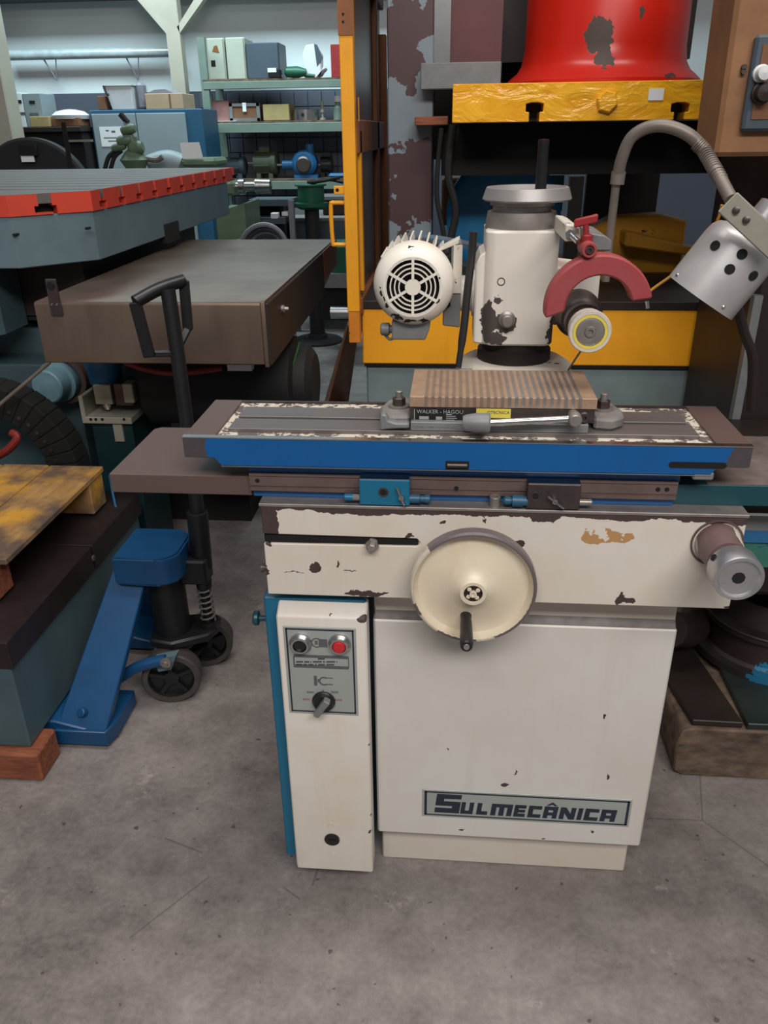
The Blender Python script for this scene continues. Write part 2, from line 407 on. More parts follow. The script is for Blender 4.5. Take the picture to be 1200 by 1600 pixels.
for ch, a, c, s in (('S',128,265,1.6), ('U',262,335,1), ('L',345,410,1), ('M',418,535,1), ('E',537,604,1), ('C',609,684,1), ('A',688,766,1), ('N',770,857,1), ('I',861,892,1), ('C',896,974,1), ('A',978,1062,1)):
    gx = nx0+W*(a-65)/1065; gw = W*(c-a)/1065-.0035; gh = H*.43*s; gz = nz0+H*.17
    for (u0_, u1_, v0_, v1_) in GL[ch]: stroke([(u0_, v0_), (u1_, v0_), (u1_, v1_), (u0_, v1_)], gx, gw, gz, gh)
    if ch == 'N': stroke([(0, 1), (.36, 1), (1, 0), (.64, 0)], gx, gw, gz, gh)
    if a == 688:
        stroke([(.1, 1.08), (.5, 1.38), (.5, 1.2), (.3, 1.08)], gx, gw, gz, gh); stroke([(.9, 1.08), (.5, 1.38), (.5, 1.2), (.7, 1.08)], gx, gw, gz, gh)
lt.build('lettering', M['ink'], pl)

# control box at the left: teal back, cream cover, aluminium panel
kx0, kx1 = at(455, 1250, Y=KY).x, at(577, 1150, Y=KY).x
kzb, kzt, kz2 = at(520, 1360, Y=KY).z, at(505, 966, Y=KY).z, at(505, 940, Y=KY+.03).z
tx0 = at(440, 1250, Y=KY+.03).x
tealb = MB().box(tx0, kx1-.004, KY+.03, 1.44, kzb+.004, kz2+.006).build('control_box', M['teal'], G, bev=.003)
pts = [(x, y, rx, rz) for x, y, rx, rz in ((568, 968, .013, .008), (515, 962, .004, .003), (480, 958, .003, .003), (578, 1165, .003, .004), (579, 1275, .003, .004), (579, 1300, .003, .004), (463, 1355, .004, .004))]
M['cov_cream'] = paint('cover_cream', (210, 203, 194), PRIMER, .38, dirt=.10, dirtcol=(190, 168, 136), wob=.004,
    spots=[(at(x, y, Y=KY).x, KY, at(x, y, Y=KY).z, rx, .012, rz) for x, y, rx, rz in pts])
cov = MB().prism([(KY, kzb), (KY, kzt), (KY+.03, kz2), (KY+.05, kz2), (KY+.05, kzb)], 'x', kx0, kx1).build('box_cover', M['cov_cream'], G, bev=.003)
px0, px1 = at(448, 1046, Y=KY).x, at(558, 1048, Y=KY).x
pz0, pz1 = at(506, 1114, Y=KY).z, at(500, 979, Y=KY).z
cp = MB().box(px0, px1, KY-.003, KY, pz0, pz1).build('control_panel', M['plate'], G, bev=.0005)
fr = MB(); e = .004; k = .0032; yP = KY-.0034
for (a0, a1, c0, c1) in ((px0+e, px1-e, pz1-e-k, pz1-e), (px0+e, px1-e, pz0+e, pz0+e+k), (px0+e, px0+e+k, pz0+e, pz1-e), (px1-e-k, px1-e, pz0+e, pz1-e)):
    fr.box(a0, a1, yP, KY-.002, c0, c1)
fr.build('border', M['ink'], cp)
def face(x, y, Y): p = at(x, y, Y=Y); return Vector((p.x, Y, p.z))
def button(px, py, black):
    c = face(px, py, KY-.003)
    b = MB().lathe(c, (0, -1, 0), [(0, .0215), (.006, .0215), (.011, .017), (.014, .0165), (.014, .0135), (.004, .0135)], 32)
    o = b.build('bezel', M['bright'], cp)
    p = [(.002, .0133), (.009, .0133), (.010, .012), (.010, 0)] if black else [(.002, .0125), (.013, .0125), (.017, .011), (.018, 0)]
    MB().lathe(c, (0, -1, 0), p, 28).build('push_button', M['black'] if black else M['red_button'], cp, label='round black push button' if black else 'round red push button')
button(470, 1004, True); button(531, 1005, False)
c = face(506, 1095, KY-.003)
MB().lathe(c, (0, -1, 0), [(0, .023), (.004, .023), (.008, .0195), (.012, .0185), (.012, 0)], 32).build('selector_dial', M['black'], cp)
sk = MB(); d = Vector((-.55, 0, -.83)); n_ = Vector((.83, 0, -.55))
for s0, s1, wd in ((-.020, .026, .007),):
    q = [c+d*s0+n_*wd, c+d*s1+n_*wd*.8, c+d*s1-n_*wd*.8, c+d*s0-n_*wd]
    sk.hexa([tuple(v+Vector((0, -.010, 0))) for v in q]+[tuple(v+Vector((0, -.026, 0))) for v in q])
sk.build('selector_lever', M['grey_paint'], cp, bev=.002)
# printed symbols and text
sym = MB(); yS = KY-.0033
def pr(x0, y0, x1, y1):
    p = at(x0, y1, Y=KY-.003); q = at(x1, y0, Y=KY-.003); pr.k = getattr(pr, 'k', 0)+1; sym.box(p.x, q.x, yS-.0001-pr.k*1e-5, KY-.0025, p.z, q.z)
def arc(px, py, rr, wd, a0, a1):
    c = face(px, py, KY-.0025); s = .0013
    for i in range(14):
        t0 = R(a0+(a1-a0)*i/14); t1 = R(a0+(a1-a0)*(i+1)/14)
        q = [(c.x+math.cos(t)*r_*s, c.z+math.sin(t)*r_*s) for t, r_ in ((t0, rr), (t1, rr), (t1, rr-wd), (t0, rr-wd))]
        sym.prism(q, 'y', yS-.0002, KY-.0025)
arc(495, 1004, 8.5, 2, 60, 300); arc(506.5, 1064, 8, 2.4, 50, 310)
pr(498, 999, 511, 1011); pr(491, 1056, 495, 1071); pr(496.5, 1061, 498, 1066); pr(511, 1059, 520, 1060); pr(511, 1069, 520, 1070)
pr(492, 1001, 496, 1007)
pr(459, 1025.5, 545, 1026.5); pr(460, 1041.5, 545, 1042.5); pr(459, 1025.5, 460, 1042.5); pr(544.2, 1027, 545, 1043)
sym.build('symbol_print', M['ink_soft'], cp)
wd = MB()      # lines of small print, too small to read
def words(y, x, lens):
    for L in lens:
        for i in range(L):
            p = at(x, y+1.1, Y=KY-.003); q = at(x+1.0, y-1.1, Y=KY-.003); wd.box(p.x, q.x, yS-.0002, KY-.0025, p.z, q.z); x += 1.55
        x += 2.0
words(1029.5, 497, (7,)); words(1034, 463, (7, 5, 1, 9, 2, 9, 1)); words(1038.5, 463, (6, 4, 5, 2, 7, 8))
wd.build('small_print', M['ink'], cp)
for s_, x, y in (('0', 503, 1081), ('3000', 479, 1083), ('3000', 517, 1083), ('6000', 473, 1094), ('6000', 523, 1095)):
    p = at(x, y, Y=KY-.003); text_mesh(s_, .0075, p.x, KY-.0031, p.z, 'dial_number', M['red'] if s_ == '6000' else M['ink'], cp)
c = face(519, 1311, KY)
lk = MB().lathe(c, (0, -1, 0), [(0, .0165), (.003, .0165), (.004, .0145), (.003, .012), (.003, 0)], 24).build('lock', M['black'], G)
MB().box(c.x-.007, c.x+.007, KY-.0045, KY-.003, c.z-.0012, c.z+.0012).build('key_slot', M['void'], lk)
for px, py, r_ in ((517, 1289, .0055), (521, 1335, .0045)):
    c = face(px, py, KY); MB().lathe(c, (0, -1, 0), [(0, r_), (.0012, r_), (.0012, r_*.6), (.0004, r_*.6), (.0004, 0)], 14).build('screw', M['cov_cream'], G)
c = at(412, 966, Y=KY+.06); b = MB().cyl((c.x+.006, c.y, c.z), (c.x-.010, c.y, c.z), .006).lathe((c.x-.008, c.y, c.z), (-1, 0, 0), [(0, .008), (.002, .014), (.008, .015), (.012, .013), (.012, 0)], 20)
b.build('side_knob', M['teal_dark'], G)

# carriage (the cream upper casting with slot)
kx_0, kx_1 = at(413, 860, Y=CY).x, at(1154, 880, Y=CY).x
gz0, gz1 = at(780, 940, Y=CY).z, at(780, 800, Y=CY).z
s0, s1, sx = at(535, 851, Y=CY).z, at(535, 839, Y=CY).z, at(657, 848, Y=CY).x
def cs(x, y, rx, rz): p = at(x, y, Y=CY); return (p.x, CY, p.z, rx, .03, rz)
M['car_cream'] = paint('carriage_cream', (211, 203, 193), PRIMER, .36, dirt=.10, dirtcol=(196, 176, 142), wob=.007, fine=45,
    edges=[('Z', 1, gz1-.010, .010)],
    spots=[cs(418, 815, .019, .05), cs(412, 893, .008, .016), cs(492, 886, .008, .007), cs(527, 881, .003, .005), cs(808, 851, .010, .010), cs(980, 938, .016, .006), cs(968, 936, .007, .011),
           cs(572, 928, .040, .006), cs(570, 843, .018, .004), cs(470, 840, .03, .003), cs(855, 806, .026, .016), cs(640, 838, .01, .003), cs(757, 810, .004, .005), cs(1149, 823, .003, .003), cs(1137, 948, .006, .004),
           cs(690, 818, .003, .002), cs(582, 856, .01, .006), cs(545, 894, .012, .0015), cs(460, 893, .02, .001)],
    extra=[([cs(935, 837, .028, .017), cs(962, 838, .034, .011)], (176, 134, 88), .43), ([cs(690, 843, .004, .002)], (20, 130, 60), .3)])
b = MB().prism([(kx_0, gz0), (kx_1, gz0), (kx_1, gz1), (kx_0, gz1), (kx_0, s1+.002), (sx-.006, s1), (sx, (s0+s1)/2), (sx-.006, s0), (kx_0, s0-.002)], 'y', CY, CY+.007)
b.build('carriage_front', M['car_cream'], G, bev=.0015)
MB().box(kx_0, kx_1, CY+.007, 1.74, gz0, gz1).build('carriage_body', M['car_cream'], G, bev=.002)
MB().box(kx_0+.001, sx-.004, CY+.0055, CY+.0075, s0-.001, s1+.001).build('slot_back', M['void'], G)
MB().box(kx_0-.003, kx_1+.002, CY-.002, 1.74, gz1, gz1+.006).build('carriage_way', M['steel'], G, bev=.001)
c = face(582, 849, CY)
MB().lathe(c, (0, -1, 0), [(-.02, .0085), (.004, .0085), (.004, .0125), (.010, .0125), (.010, .008), (.019, .008), (.021, .006), (.021, 0)], 6).build('slot_bolt', M['steel'], G)
c = at(412, 887, Y=CY+.03); MB().lathe((c.x+.02, c.y, c.z), (-1, 0, 0), [(0, .004), (.012, .004), (.022, .009), (.024, .009), (.024, 0)], 14).build('end_pin', M['brown'], G)

# front handwheel
hc = at(739, 919, Y=CY-.045); hx, hz = hc.x, hc.z
M['wheel_cream'] = paint('handwheel_cream', (216, 204, 182), PRIMER, .38, dirt=.1, dirtcol=(190, 160, 118), wob=.005)
M['rim'] = paint('handwheel_rim', (96, 86, 88), (208, 196, 178), .35, wob=.006, chip_rough=.4, bump=.05,
    spots=[(hx-.088, CY-.05, hz+.045, .022, .05, .034), (hx-.105, CY-.05, hz-.005, .016, .05, .03), (hx-.075, CY-.05, hz-.07, .03, .05, .02), (hx+.03, CY-.05, hz-.105, .02, .05, .01)])
hw = MB().lathe((hx, CY-.004, hz), (0, -1, 0), [(0, .035), (.012, .035), (.020, .05), (.024, .10), (.046, .1045), (.0475, .1045), (.040, .1015), (.033, .096), (.032, .088), (.036, .070), (.044, .045), (.054, .027), (.058, .024), (.0605, .0225), (.0605, .0165), (.058, .0160), (.058, 0)], 48)
dk = hw.build('handwheel', M['wheel_cream'], G)
MB().lathe((hx, CY-.004, hz), (0, -1, 0), [(.022, .099), (.022, .108), (.025, .1105), (.043, .1105), (.0475, .1075), (.048, .1042), (.044, .1035)], 56, closed=True).build('rim', M['rim'], dk)
MB().lathe((hx, CY-.0618, hz), (0, -1, 0), [(0, .0162), (.0008, .0162), (.0008, .0148), (.0006, .0)], 28).build('hub_recess', M['post_dark'], dk)
b = MB().lathe((hx, CY-.0622, hz), (0, -1, 0), [(0, .0062), (.005, .0062), (.005, .003), (.003, .003), (.003, 0)], 18)
for i in range(4): b.lathe((hx+.0105*math.cos(R(90*i+40)), CY-.0622, hz+.0105*math.sin(R(90*i+40))), (0, -1, 0), [(0, .0040), (.0015, .0040), (.002, .003), (.002, 0)], 8)
b.build('hub_nut', M['wheel_cream'], dk)
ch = at(728, 962, Y=CY-.045)
MB().lathe((ch.x, CY-.040, ch.z), (0, -1, 0), [(0, .010), (.008, .010), (.012, .0088), (.03, .0105), (.075, .0115), (.095, .0115), (.1, .0095), (.1, .0)], 24).build('crank_grip', M['black'], dk)
MB().lathe((ch.x, CY-.1402, ch.z), (0, -1, 0), [(0, .0055), (.0015, .005), (.0005, .003), (.0005, 0)], 14).build('grip_screw', M['steel'], dk)

# feed knob at the right end
kc = at(1120, 848, Y=CY)
MB().lathe((kc.x, CY, kc.z), (0, -1, 0), [(0, .044), (.003, .044), (.003, .041), (0, .041)], 36, closed=True).build('boss_ring', M['brown'], G)
M['boss'] = paint('boss_bare', (104, 82, 80), CREAM, .42, spots=[(kc.x+.03, CY-.02, kc.z+.02, .012, .03, .014), (kc.x-.038, CY, kc.z-.01, .012, .02, .02), (kc.x-.01, CY-.05, kc.z-.036, .014, .02, .01)], wob=.006)
MB().lathe((kc.x, CY, kc.z), (0, -1, 0), [(0, .037), (.02, .0365), (.048, .033), (.060, .031), (.060, .0)], 36).build('knob_boss', M['boss'], G)
fk = MB().lathe((kc.x, CY-.058, kc.z-.001), (0, -1, 0), [(0, .022), (.014, .022), (.016, .031), (.020, .0375), (.026, .0395), (.060, .0395), (.064, .038), (.065, .033), (.062, .0315), (.060, .030), (.060, 0)], 48).build('feed_knob', M['alu'], G)
MB().lathe((kc.x, CY-.1178, kc.z-.001), (0, -1, 0), [(0, .0105), (.0006, .0105), (.0006, 0)], 10).build('socket', M['black'], fk)
a_ = R(150); hp = Vector((kc.x+.0388*math.cos(a_), CY-.090, kc.z+.0388*math.sin(a_))); dd = Vector((math.cos(a_), 0, math.sin(a_)))
MB().cyl(hp-dd*.002, hp+dd*.0016, .006, n=14).build('grub_hole', M['void'], fk)

# slide under the table: brown wing left, teal wing right, blue apron in the middle
wz1 = at(172, 740, Y=1.28).z; wx0 = at(172, 752, Y=1.28).x; wx1 = .74
zc = gz1+.006
b = MB().prism([(wx0, 1.28), (at(392, 752, Y=1.28).x, 1.28), (at(392, 752, Y=1.28).x, 1.53), (wx0+.012, 1.53), (wx0, 1.518)], 'z', wz1-.037, wz1)
b.build('left_wing', M['brown'], G, bev=.0015)
wxm = at(392, 752, Y=1.28).x
MB().box(wxm, wx1, 1.285, 1.53, zc, wz1).build('slide_apron', M['teal_dark'], G, bev=.001)
MB().box(at(1110, 745, Y=1.28).x, wx1-.001, 1.287, 1.529, wz1, wz1+.0012).build('right_wing_top', M['wing_dust'], G)
MB().box(wxm, at(1062, 745, Y=1.28).x, 1.276, 1.285, at(700, 745, Y=1.278).z, at(700, 728, Y=1.278).z).build('upper_strip', M['blue'], G)
MB().box(wxm+.004, at(1050, 790, Y=1.28).x, 1.279, 1.285, zc+.001, at(700, 772, Y=1.279).z).build('lower_strip', M['blue2'], G)
b = MB(); rx0, rx1 = at(391, 758, Y=1.272).x, at(1058, 764, Y=1.272).x; rz0, rz1 = at(720, 773, Y=1.272).z, at(720, 745.5, Y=1.272).z
for f0, f1, yy in ((0, .18, 1.270), (.18, .30, 1.273), (.30, .82, 1.270), (.82, .86, 1.273), (.86, 1, 1.269)): b.box(rx0, rx1, yy, 1.280, rz0+(rz1-rz0)*f0, rz0+(rz1-rz0)*f1)
rail = b.build('stop_rail', M['rail'], G)
for px, py in ((402, 751), (713, 763), (1028, 765), (1042, 765)):
    c = face(px, py, 1.270); MB().lathe(c, (0, -1, 0), [(0, .0042), (.0004, .0042), (.0004, 0)], 12).build('rail_screw', M['void'], rail)
# oil cup on the carriage way
c = at(773, 790, Y=1.262); MB().lathe((c.x, 1.262, zc), (0, 0, 1), [(0, .0095), (.017, .0095), (.018, .0085), (.018, .0055), (.012, .005), (.012, 0)], 20).build('oil_cup', M['steel'], G)
# stop blocks with their screws
def stop(x0, y0, x1, y1, mt, lev, sgn, name, lab):
    p = at((x0+x1)/2, y1, Y=1.248); X0 = at(x0, y1, Y=1.248).x; X1 = at(x1, y1, Y=1.248).x; Z1 = at((x0+x1)/2, y0, Y=1.248).z
    o = MB().box(X0, X1, 1.248, 1.274, p.z, Z1).build('stop_block', mt, G, bev=.0015, label=lab)
    MB().box(X0+.001, X1-.001, 1.249, 1.273, Z1, Z1+.0012).build('worn_top', M['bright'], o)
    hcx = X0+(X1-X0)*(.48 if sgn < 0 else .16); hcz = p.z+(Z1-p.z)*.52
    MB().lathe((hcx, 1.2478, hcz), (0, -1, 0), [(-.006, .006), (0, .006), (.0006, .0078), (.0003, .009)], 20).build('screw_hole', M['steel_dark'], o)
    MB().lathe((hcx, 1.2475, hcz), (0, -1, 0), [(0, .0058), (.0002, 0)], 16).build('hole_shadow', M['void'], o)
    tx = X0+(X1-X0)*(.84 if sgn < 0 else .52); q = Vector((tx, 1.245, hcz-.006))
    dv = Vector(lev)*.02
    MB().cyl((q.x, 1.249, q.z), (q.x, 1.238, q.z), .0045, n=14).tube([q-dv*.75+Vector((0, -.004, 0)), q+Vector((0, -.006, 0)), q+dv+Vector((0, -.004, 0))], .0022, sub=2).build('lock_lever', M['bright'], o)
    return o, X0, X1, p.z
o, X0, X1, zb_ = stop(562, 750, 640, 790, M['teal'], (-.35, 0, .95), -1, 'a', 'teal painted stop block')
zs_ = zb_+.011
MB().lathe((X1, 1.256, zs_), (1, 0, 0), [(-.002, .008), (.018, .008), (.018, .011), (.0185, .006), (.026, .006), (.026, .0075), (.034, .0075), (.036, .005), (.036, 0)], 18).build('adjusting_screw', M['cab_blue'], o)
MB().cyl((X0, 1.256, zs_), (X0-.012, 1.256, zs_), .006).build('screw_shank', M['dust_grey'], o)
MB().lathe((X0-.012, 1.256, zs_), (-1, 0, 0), [(0, .0065), (.014, .0065), (.016, .005), (.016, 0)], 16).build('screw_end', M['teal'], o)
o, X0, X1, zb_ = stop(822, 757, 905, 796, M['steel_dark'], (.8, 0, -.6), 1, 'b', 'bare grey steel stop block')
zs_ = zb_+.011
MB().lathe((X0, 1.256, zs_), (-1, 0, 0), [(-.002, .009), (.006, .009), (.006, .0105), (.024, .0105), (.024, .006), (.030, .0075), (.036, .0075), (.040, .004), (.040, 0)], 18).build('adjusting_screw', M['cab_blue'], o)
MB().lathe((X1, 1.256, zs_), (1, 0, 0), [(0, .006), (.020, .006), (.022, .0045), (.022, 0)], 16).build('screw_shank', M['steel'], o)
# bevelled trip piece under the right end of the table
c = face(1100, 747, 1.252); MB().box(c.x-.018, c.x+.016, 1.252, 1.30, c.z-.005, c.z+.010).build('trip_block', M['grey_paint'], G, bev=.003)
# right saddle way seen beyond the carriage
rx = kx_1+.004
M['way_green'] = paint('green_cast', (52, 110, 96), (24, 82, 112), .5, amt=.16, scale=20, dirt=.2)
zy = lambda y: at(1185, y, Y=1.36).z
MB().box(rx-.03, .80, 1.36, 1.7, zy(806), zy(802)).build('way_edge', M['bright'], G)
MB().box(rx-.03, .80, 1.362, 1.7, zy(830), zy(806)).build('way_face', M['grey_paint'], G)
MB().box(rx-.03, .80, 1.36, 1.7, zy(848), zy(830)).build('way_band', M['pump_blue'], G)
MB().box(rx-.03, .80, 1.365, 1.7, zy(888), zy(848)).build('way_casting', M['way_green'], G)

# work table
TY0, TY1 = 1.252, 1.462
tx0_, tx1_ = at(284.5, 684, Y=TY0).x, at(1178, 697, Y=TY0).x
tzt, tzb = at(730, 690, Y=TY0).z, at(730, 735, Y=TY0).z
txa, txb = at(346, 727, Y=TY0).x, at(1110, 742, Y=TY0).x
tzm = tzb+.014
b = MB().prism([(txa, tzb), (txb, tzb), (txb+.010, tzm), (tx1_, tzm), (tx1_, tzt-.002), (tx0_, tzt-.002), (tx0_, tzm), (txa-.012, tzm)], 'y', TY0, TY0+.012)
tf = b.build('table_front', M['blue'], G, bev=.001)
MB().box(tx0_-.0005, tx1_+.0005, TY0-.0008, TY0+.012, tzt-.002, tzt).build('table_edge', M['bright'], G)
MB().box(txa, txb, TY0-.001, TY0+.01, tzb-.0015, tzb).build('bottom_edge', M['bright'], G)
MB().box(txa, txb, TY0+.012, TY1, tzb, tzt-.022).build('table_body', M['brown'], G)
rimw = .055
MB().prism([(tx0_, TY0+.012), (tx0_+rimw, TY0+.012), (tx0_+rimw, TY1), (tx0_, TY1)], 'z', tzm, tzt-.0005).build('end_rim', M['brown'], G, bev=.001)
MB().prism([(tx1_-rimw, TY0+.012), (tx1_, TY0+.012), (tx1_, TY1), (tx1_-rimw, TY1)], 'z', tzm, tzt-.0005).build('end_rim', M['brown'], G, bev=.001)
MB().box(tx0_+rimw, tx1_-rimw, TY1-.008, TY1, tzm, tzt-.001).build('back_rim', M['steel_dark'], G)
MB().box(tx0_+rimw, tx1_-rimw, TY0+.012, TY1-.008, tzt-.018, tzt-.004).build('trough', M['dust'], G)
bx0, bx1 = at(357, 672, Y=TY0+.04).x, at(1093, 682, Y=TY0+.04).x
MB().box(bx0, bx1, TY0+.038, TY0+.092, tzt-.018, tzt+.003).build('table_land', M['table_top'], G, bev=.0008)
MB().box(bx0+.002, bx1-.004, TY0+.104, TY0+.160, tzt-.018, tzt+.003).build('table_land', M['table_top'], G, bev=.0008)
MB().box(bx0+.001, bx1-.002, TY0+.09, TY0+.106, tzt-.018, tzt-.003).build('tee_slot', M['void'], G)
c0, c1 = at(1045, 727, Y=TY0), at(1135, 729, Y=TY0); zc_ = at(1090, 727, Y=TY0).z
q = []
for i in range(9): a = R(90+180*i/8); q.append((c0.x+.005+.0055*math.cos(a), zc_+.0055*math.sin(a)))
for i in range(9): a = R(-90+180*i/8); q.append((c1.x-.005+.0055*math.cos(a), zc_+.0055*math.sin(a)))
MB().prism(q, 'y', TY0-.0006, TY0+.002).build('oval_slot', M['void'], tf)
p = at(696, 733, Y=TY0); q_ = at(733, 721, Y=TY0); MB().box(p.x, q_.x, TY0-.0006, TY0+.002, p.z, q_.z).build('square_notch', M['void'], tf)
MB().cyl((p.x+.003, TY0-.001, (p.z+q_.z)/2), (q_.x-.003, TY0-.001, (p.z+q_.z)/2), .004, n=12).build('notch_pin', M['steel_dark'], tf)

# ------------------------------------------------------------------ wheel head
HX = at(812, 450, Y=1.55).x
M['head_cream'] = paint('head_cream', (222, 216, 206), (78, 70, 68), .36, amt=.035, scale=16, dirt=.08, dirtcol=(184, 172, 152), wob=.008,
    spots=[(at(x, y, Y=1.545).x, 1.545, at(x, y, Y=1.545).z, rx, .04, rz) for x, y, rx, rz in ((790, 505, .022, .018), (762, 500, .016, .034), (775, 528, .022, .012), (778, 468, .008, .006), (865, 520, .012, .03), (770, 560, .01, .02))])
hz0, hz1 = at(812, 541, Y=1.545).z, at(812, 361, Y=1.545).z
hx0, hx1 = at(757, 450, Y=1.545).x, at(870, 450, Y=1.545).x
b = MB().prism([(hx0, 1.56), (hx0+.015, 1.545), (hx1-.012, 1.545), (hx1, 1.557), (hx1, 1.70), (hx0, 1.70)], 'z', hz0, hz1)
head = b.build('head_housing', M['head_cream'], G, bev=.004)
lx = at(742, 450, Y=1.57).x; z0_, z1_ = at(745, 535, Y=1.57).z, at(745, 405, Y=1.57).z
MB().prism([(lx, z0_), (hx0+.01, z0_-.004), (hx0+.01, z1_+.02), (lx+.008, z1_+.008), (lx, z1_-.01)], 'y', 1.565, 1.69).build('head_side', M['head_cream'], head, bev=.003)
c = at(783, 440, Y=1.545); MB().lathe((c.x, 1.545, c.z), (0, -1, 0), [(-.004, .007), (.001, .0075), (.001, .006), (-.003, .0055), (-.003, 0)], 18).build('oil_hole', M['steel_dark'], head)
c = at(792, 499, Y=1.545); MB().lathe((c.x, 1.547, c.z), (0, -1, 0), [(0, .016), (.006, .016), (.008, .011), (.022, .011), (.024, .009), (.024, 0)], 20).build('clamp_stud', M['steel'], head)
hcx, hcy = (hx0+hx1)/2, 1.62
zt_ = lambda y: at(812, y, Y=hcy).z
MB().lathe((hcx, hcy, 0), (0, 0, 1), [(.80, .075), (1.08, .075), (1.09, .095), (1.112, .098), (1.118, .085), (1.122, .074), (1.150, .073), (1.154, .066), (1.165, .066), (hz0+.004, .066)], 40).build('head_post', M['post_dark'], G)
M['flange'] = paint('flaking_cream', (206, 198, 184), (52, 46, 46), .5, amt=.12, scale=22, dirt=.1)
MB().lathe((hcx, hcy, 0), (0, 0, 1), [(1.06, .118), (1.118, .116), (1.128, .10), (1.130, .07)], 36).build('post_flange', M['flange'], G)
n0 = hz1; zr0, zr1 = at(828, 318, Y=hcy-.08).z, at(828, 300, Y=hcy-.08).z
MB().lathe((hcx, hcy, 0), (0, 0, 1), [(n0-.002, .068), (n0+.004, .068), (n0+.028, .064), (n0+.030, .055), (zr0-.010, .054), (zr0-.008, .060), (zr0+.004, .060), (zr0+.004, 0)], 40).build('dial_neck', M['steel'], G)
ring = MB().lathe((hcx+.008, hcy, 0), (0, 0, 1), [(zr0+.002, .050), (zr0, .080), (zr0+.003, .083), (zr1+.003, .0765), (zr1+.004, .075), (zr1+.004, .071), (zr1-.004, .066), (zr1-.004, .05)], 56, closed=True).build('top_handwheel', M['ring_grey'], G, ang=12)
MB().lathe((hcx+.008, hcy, 0), (0, 0, 1), [(zr0+.003, .055), (zr1-.006, .055), (zr1-.006, 0)], 32).build('wheel_disc', M['dust_grey'], ring)
rc = at(845, 291, Y=hcy-.03); rtp = at(847, 218, Y=hcy-.03)
MB().lathe((rc.x, hcy-.03, zr1-.006), (0, 0, 1), [(0, .0105), (rtp.z-zr1-.004, .0095), (rtp.z-zr1-.002, .010), (rtp.z-zr1+.006, .010), (rtp.z-zr1+.007, 0)], 18).build('crank_grip', M['black'], ring)
# motor
mc = at(645, 449, Y=1.50); mr = .0755
mo = MB().lathe((mc.x, 1.50, mc.z), (0, 1, 0), [(0, .051), (.0, .054), (.004, .060), (.016, .070), (.032, .0755), (.062, .0758), (.064, .072), (.0605, .069), (.03, .066), (.016, .062), (.008, .051)], 56, closed=True)
M['motor_cream'] = paint('motor_cream', (226, 220, 208), (34, 32, 34), .3, amt=.0, dirt=.05, wob=.006,
    spots=[(mc.x+x, 1.505, mc.z+z, rx, .04, rz) for x, z, rx, rz in ((-.03, -.055, .012, .004), (-.008, -.063, .012, .004), (.018, -.062, .01, .003), (-.057, -.012, .003, .006), (-.048, -.035, .004, .006), (.049, .017, .003, .003), (.047, -.028, .003, .003), (-.005, .067, .003, .003), (-.06, 0, .002, .002), (-.052, -.022, .002, .004))])
fc = mo.build('motor', M['motor_cream'], G)
MB().lathe((mc.x, 1.52, mc.z), (0, 1, 0), [(0, .055), (.001, .055), (.001, 0)], 32).build('fan_shadow', M['void'], fc)
g = MB()
for r_ in (.0490, .0405, .0325, .0245): g.lathe((mc.x, 1.500, mc.z), (0, 1, 0), [(0, r_), (0, r_+.0024), (.004, r_+.0024), (.004, r_)], 40, closed=True)
for i in range(6):
    a = R(30+60*i); d = Vector((math.cos(a), 0, math.sin(a))); n_ = Vector((-math.sin(a), 0, math.cos(a)))*.0024; q0 = Vector((mc.x, 1.499, mc.z))
    A = [q0+d*.014+n_, q0+d*.053+n_, q0+d*.053-n_, q0+d*.014-n_]
    g.hexa([tuple(v) for v in A]+[tuple(v+Vector((0, .005, 0))) for v in A])
g.lathe((mc.x, 1.499, mc.z), (0, 1, 0), [(0, 0), (0, .0145), (.005, .0145)], 32)
g.build('fan_grille', M['motor_cream'], fc)
b = MB().lathe((mc.x, 1.56, mc.z), (0, 1, 0), [(0, .064), (.15, .064), (.155, .05), (.155, 0)], 32)
body = b.build('motor_body', M['steel_dark'], fc)
for i in range(30):
    a = R(12*i); d = Vector((math.cos(a), 0, math.sin(a))); n_ = Vector((-math.sin(a), 0, math.cos(a)))*.0016; q0 = Vector((mc.x, 1.566, mc.z))
    if -150 < ((math.degrees(a)+180) % 360)-180 < -30: continue
    A = [q0+d*.062+n_, q0+d*.0785+n_, q0+d*.0785-n_, q0+d*.062-n_]
    MB().hexa([tuple(v) for v in A]+[tuple(v+Vector((0, .13, 0))) for v in A]).build('cooling_fin', M['motor_cream'] if 40 < math.degrees(a) < 150 else M['steel_dark'], fc)
p = at(612, 531, Y=1.53); q_ = at(671, 512, Y=1.53)
MB().prism([(p.x, p.z), (q_.x-.008, p.z), (q_.x, p.z+.02), (q_.x, q_.z+.012), (p.x, q_.z+.012)], 'y', 1.53, 1.62).build('terminal_box', M['grey_paint'], fc, bev=.002)
c = at(600, 516, Y=1.55); MB().lathe((p.x+.003, 1.56, c.z), (-1, 0, 0), [(0, .008), (.008, .008), (.010, .0125), (.024, .0125), (.027, .009), (.027, 0)], 16).tube([(c.x, 1.56, c.z-.01), (c.x+.01, 1.56, c.z-.02), (p.x+.002, 1.56, c.z-.016)], .003).build('cable_gland', M['grey_paint'], fc)
p = at(701, 512, Y=1.56); q_ = at(722, 385, Y=1.56)
MB().prism([(p.x-.012, p.z+.004), (q_.x, p.z), (q_.x, q_.z), (p.x+.002, q_.z), (p.x+.002, p.z+.04), (p.x-.012, p.z+.03)], 'y', 1.56, 1.68).build('motor_plate', M['grey_paint'], fc, bev=.002)
MB().box(p.x+.006, q_.x+.001, 1.557, 1.565, q_.z-.085, q_.z+.002).build('plate_edge', M['flange'], fc)
q0 = at(690, 388, Y=1.565); q1 = at(715, 375, Y=1.565)
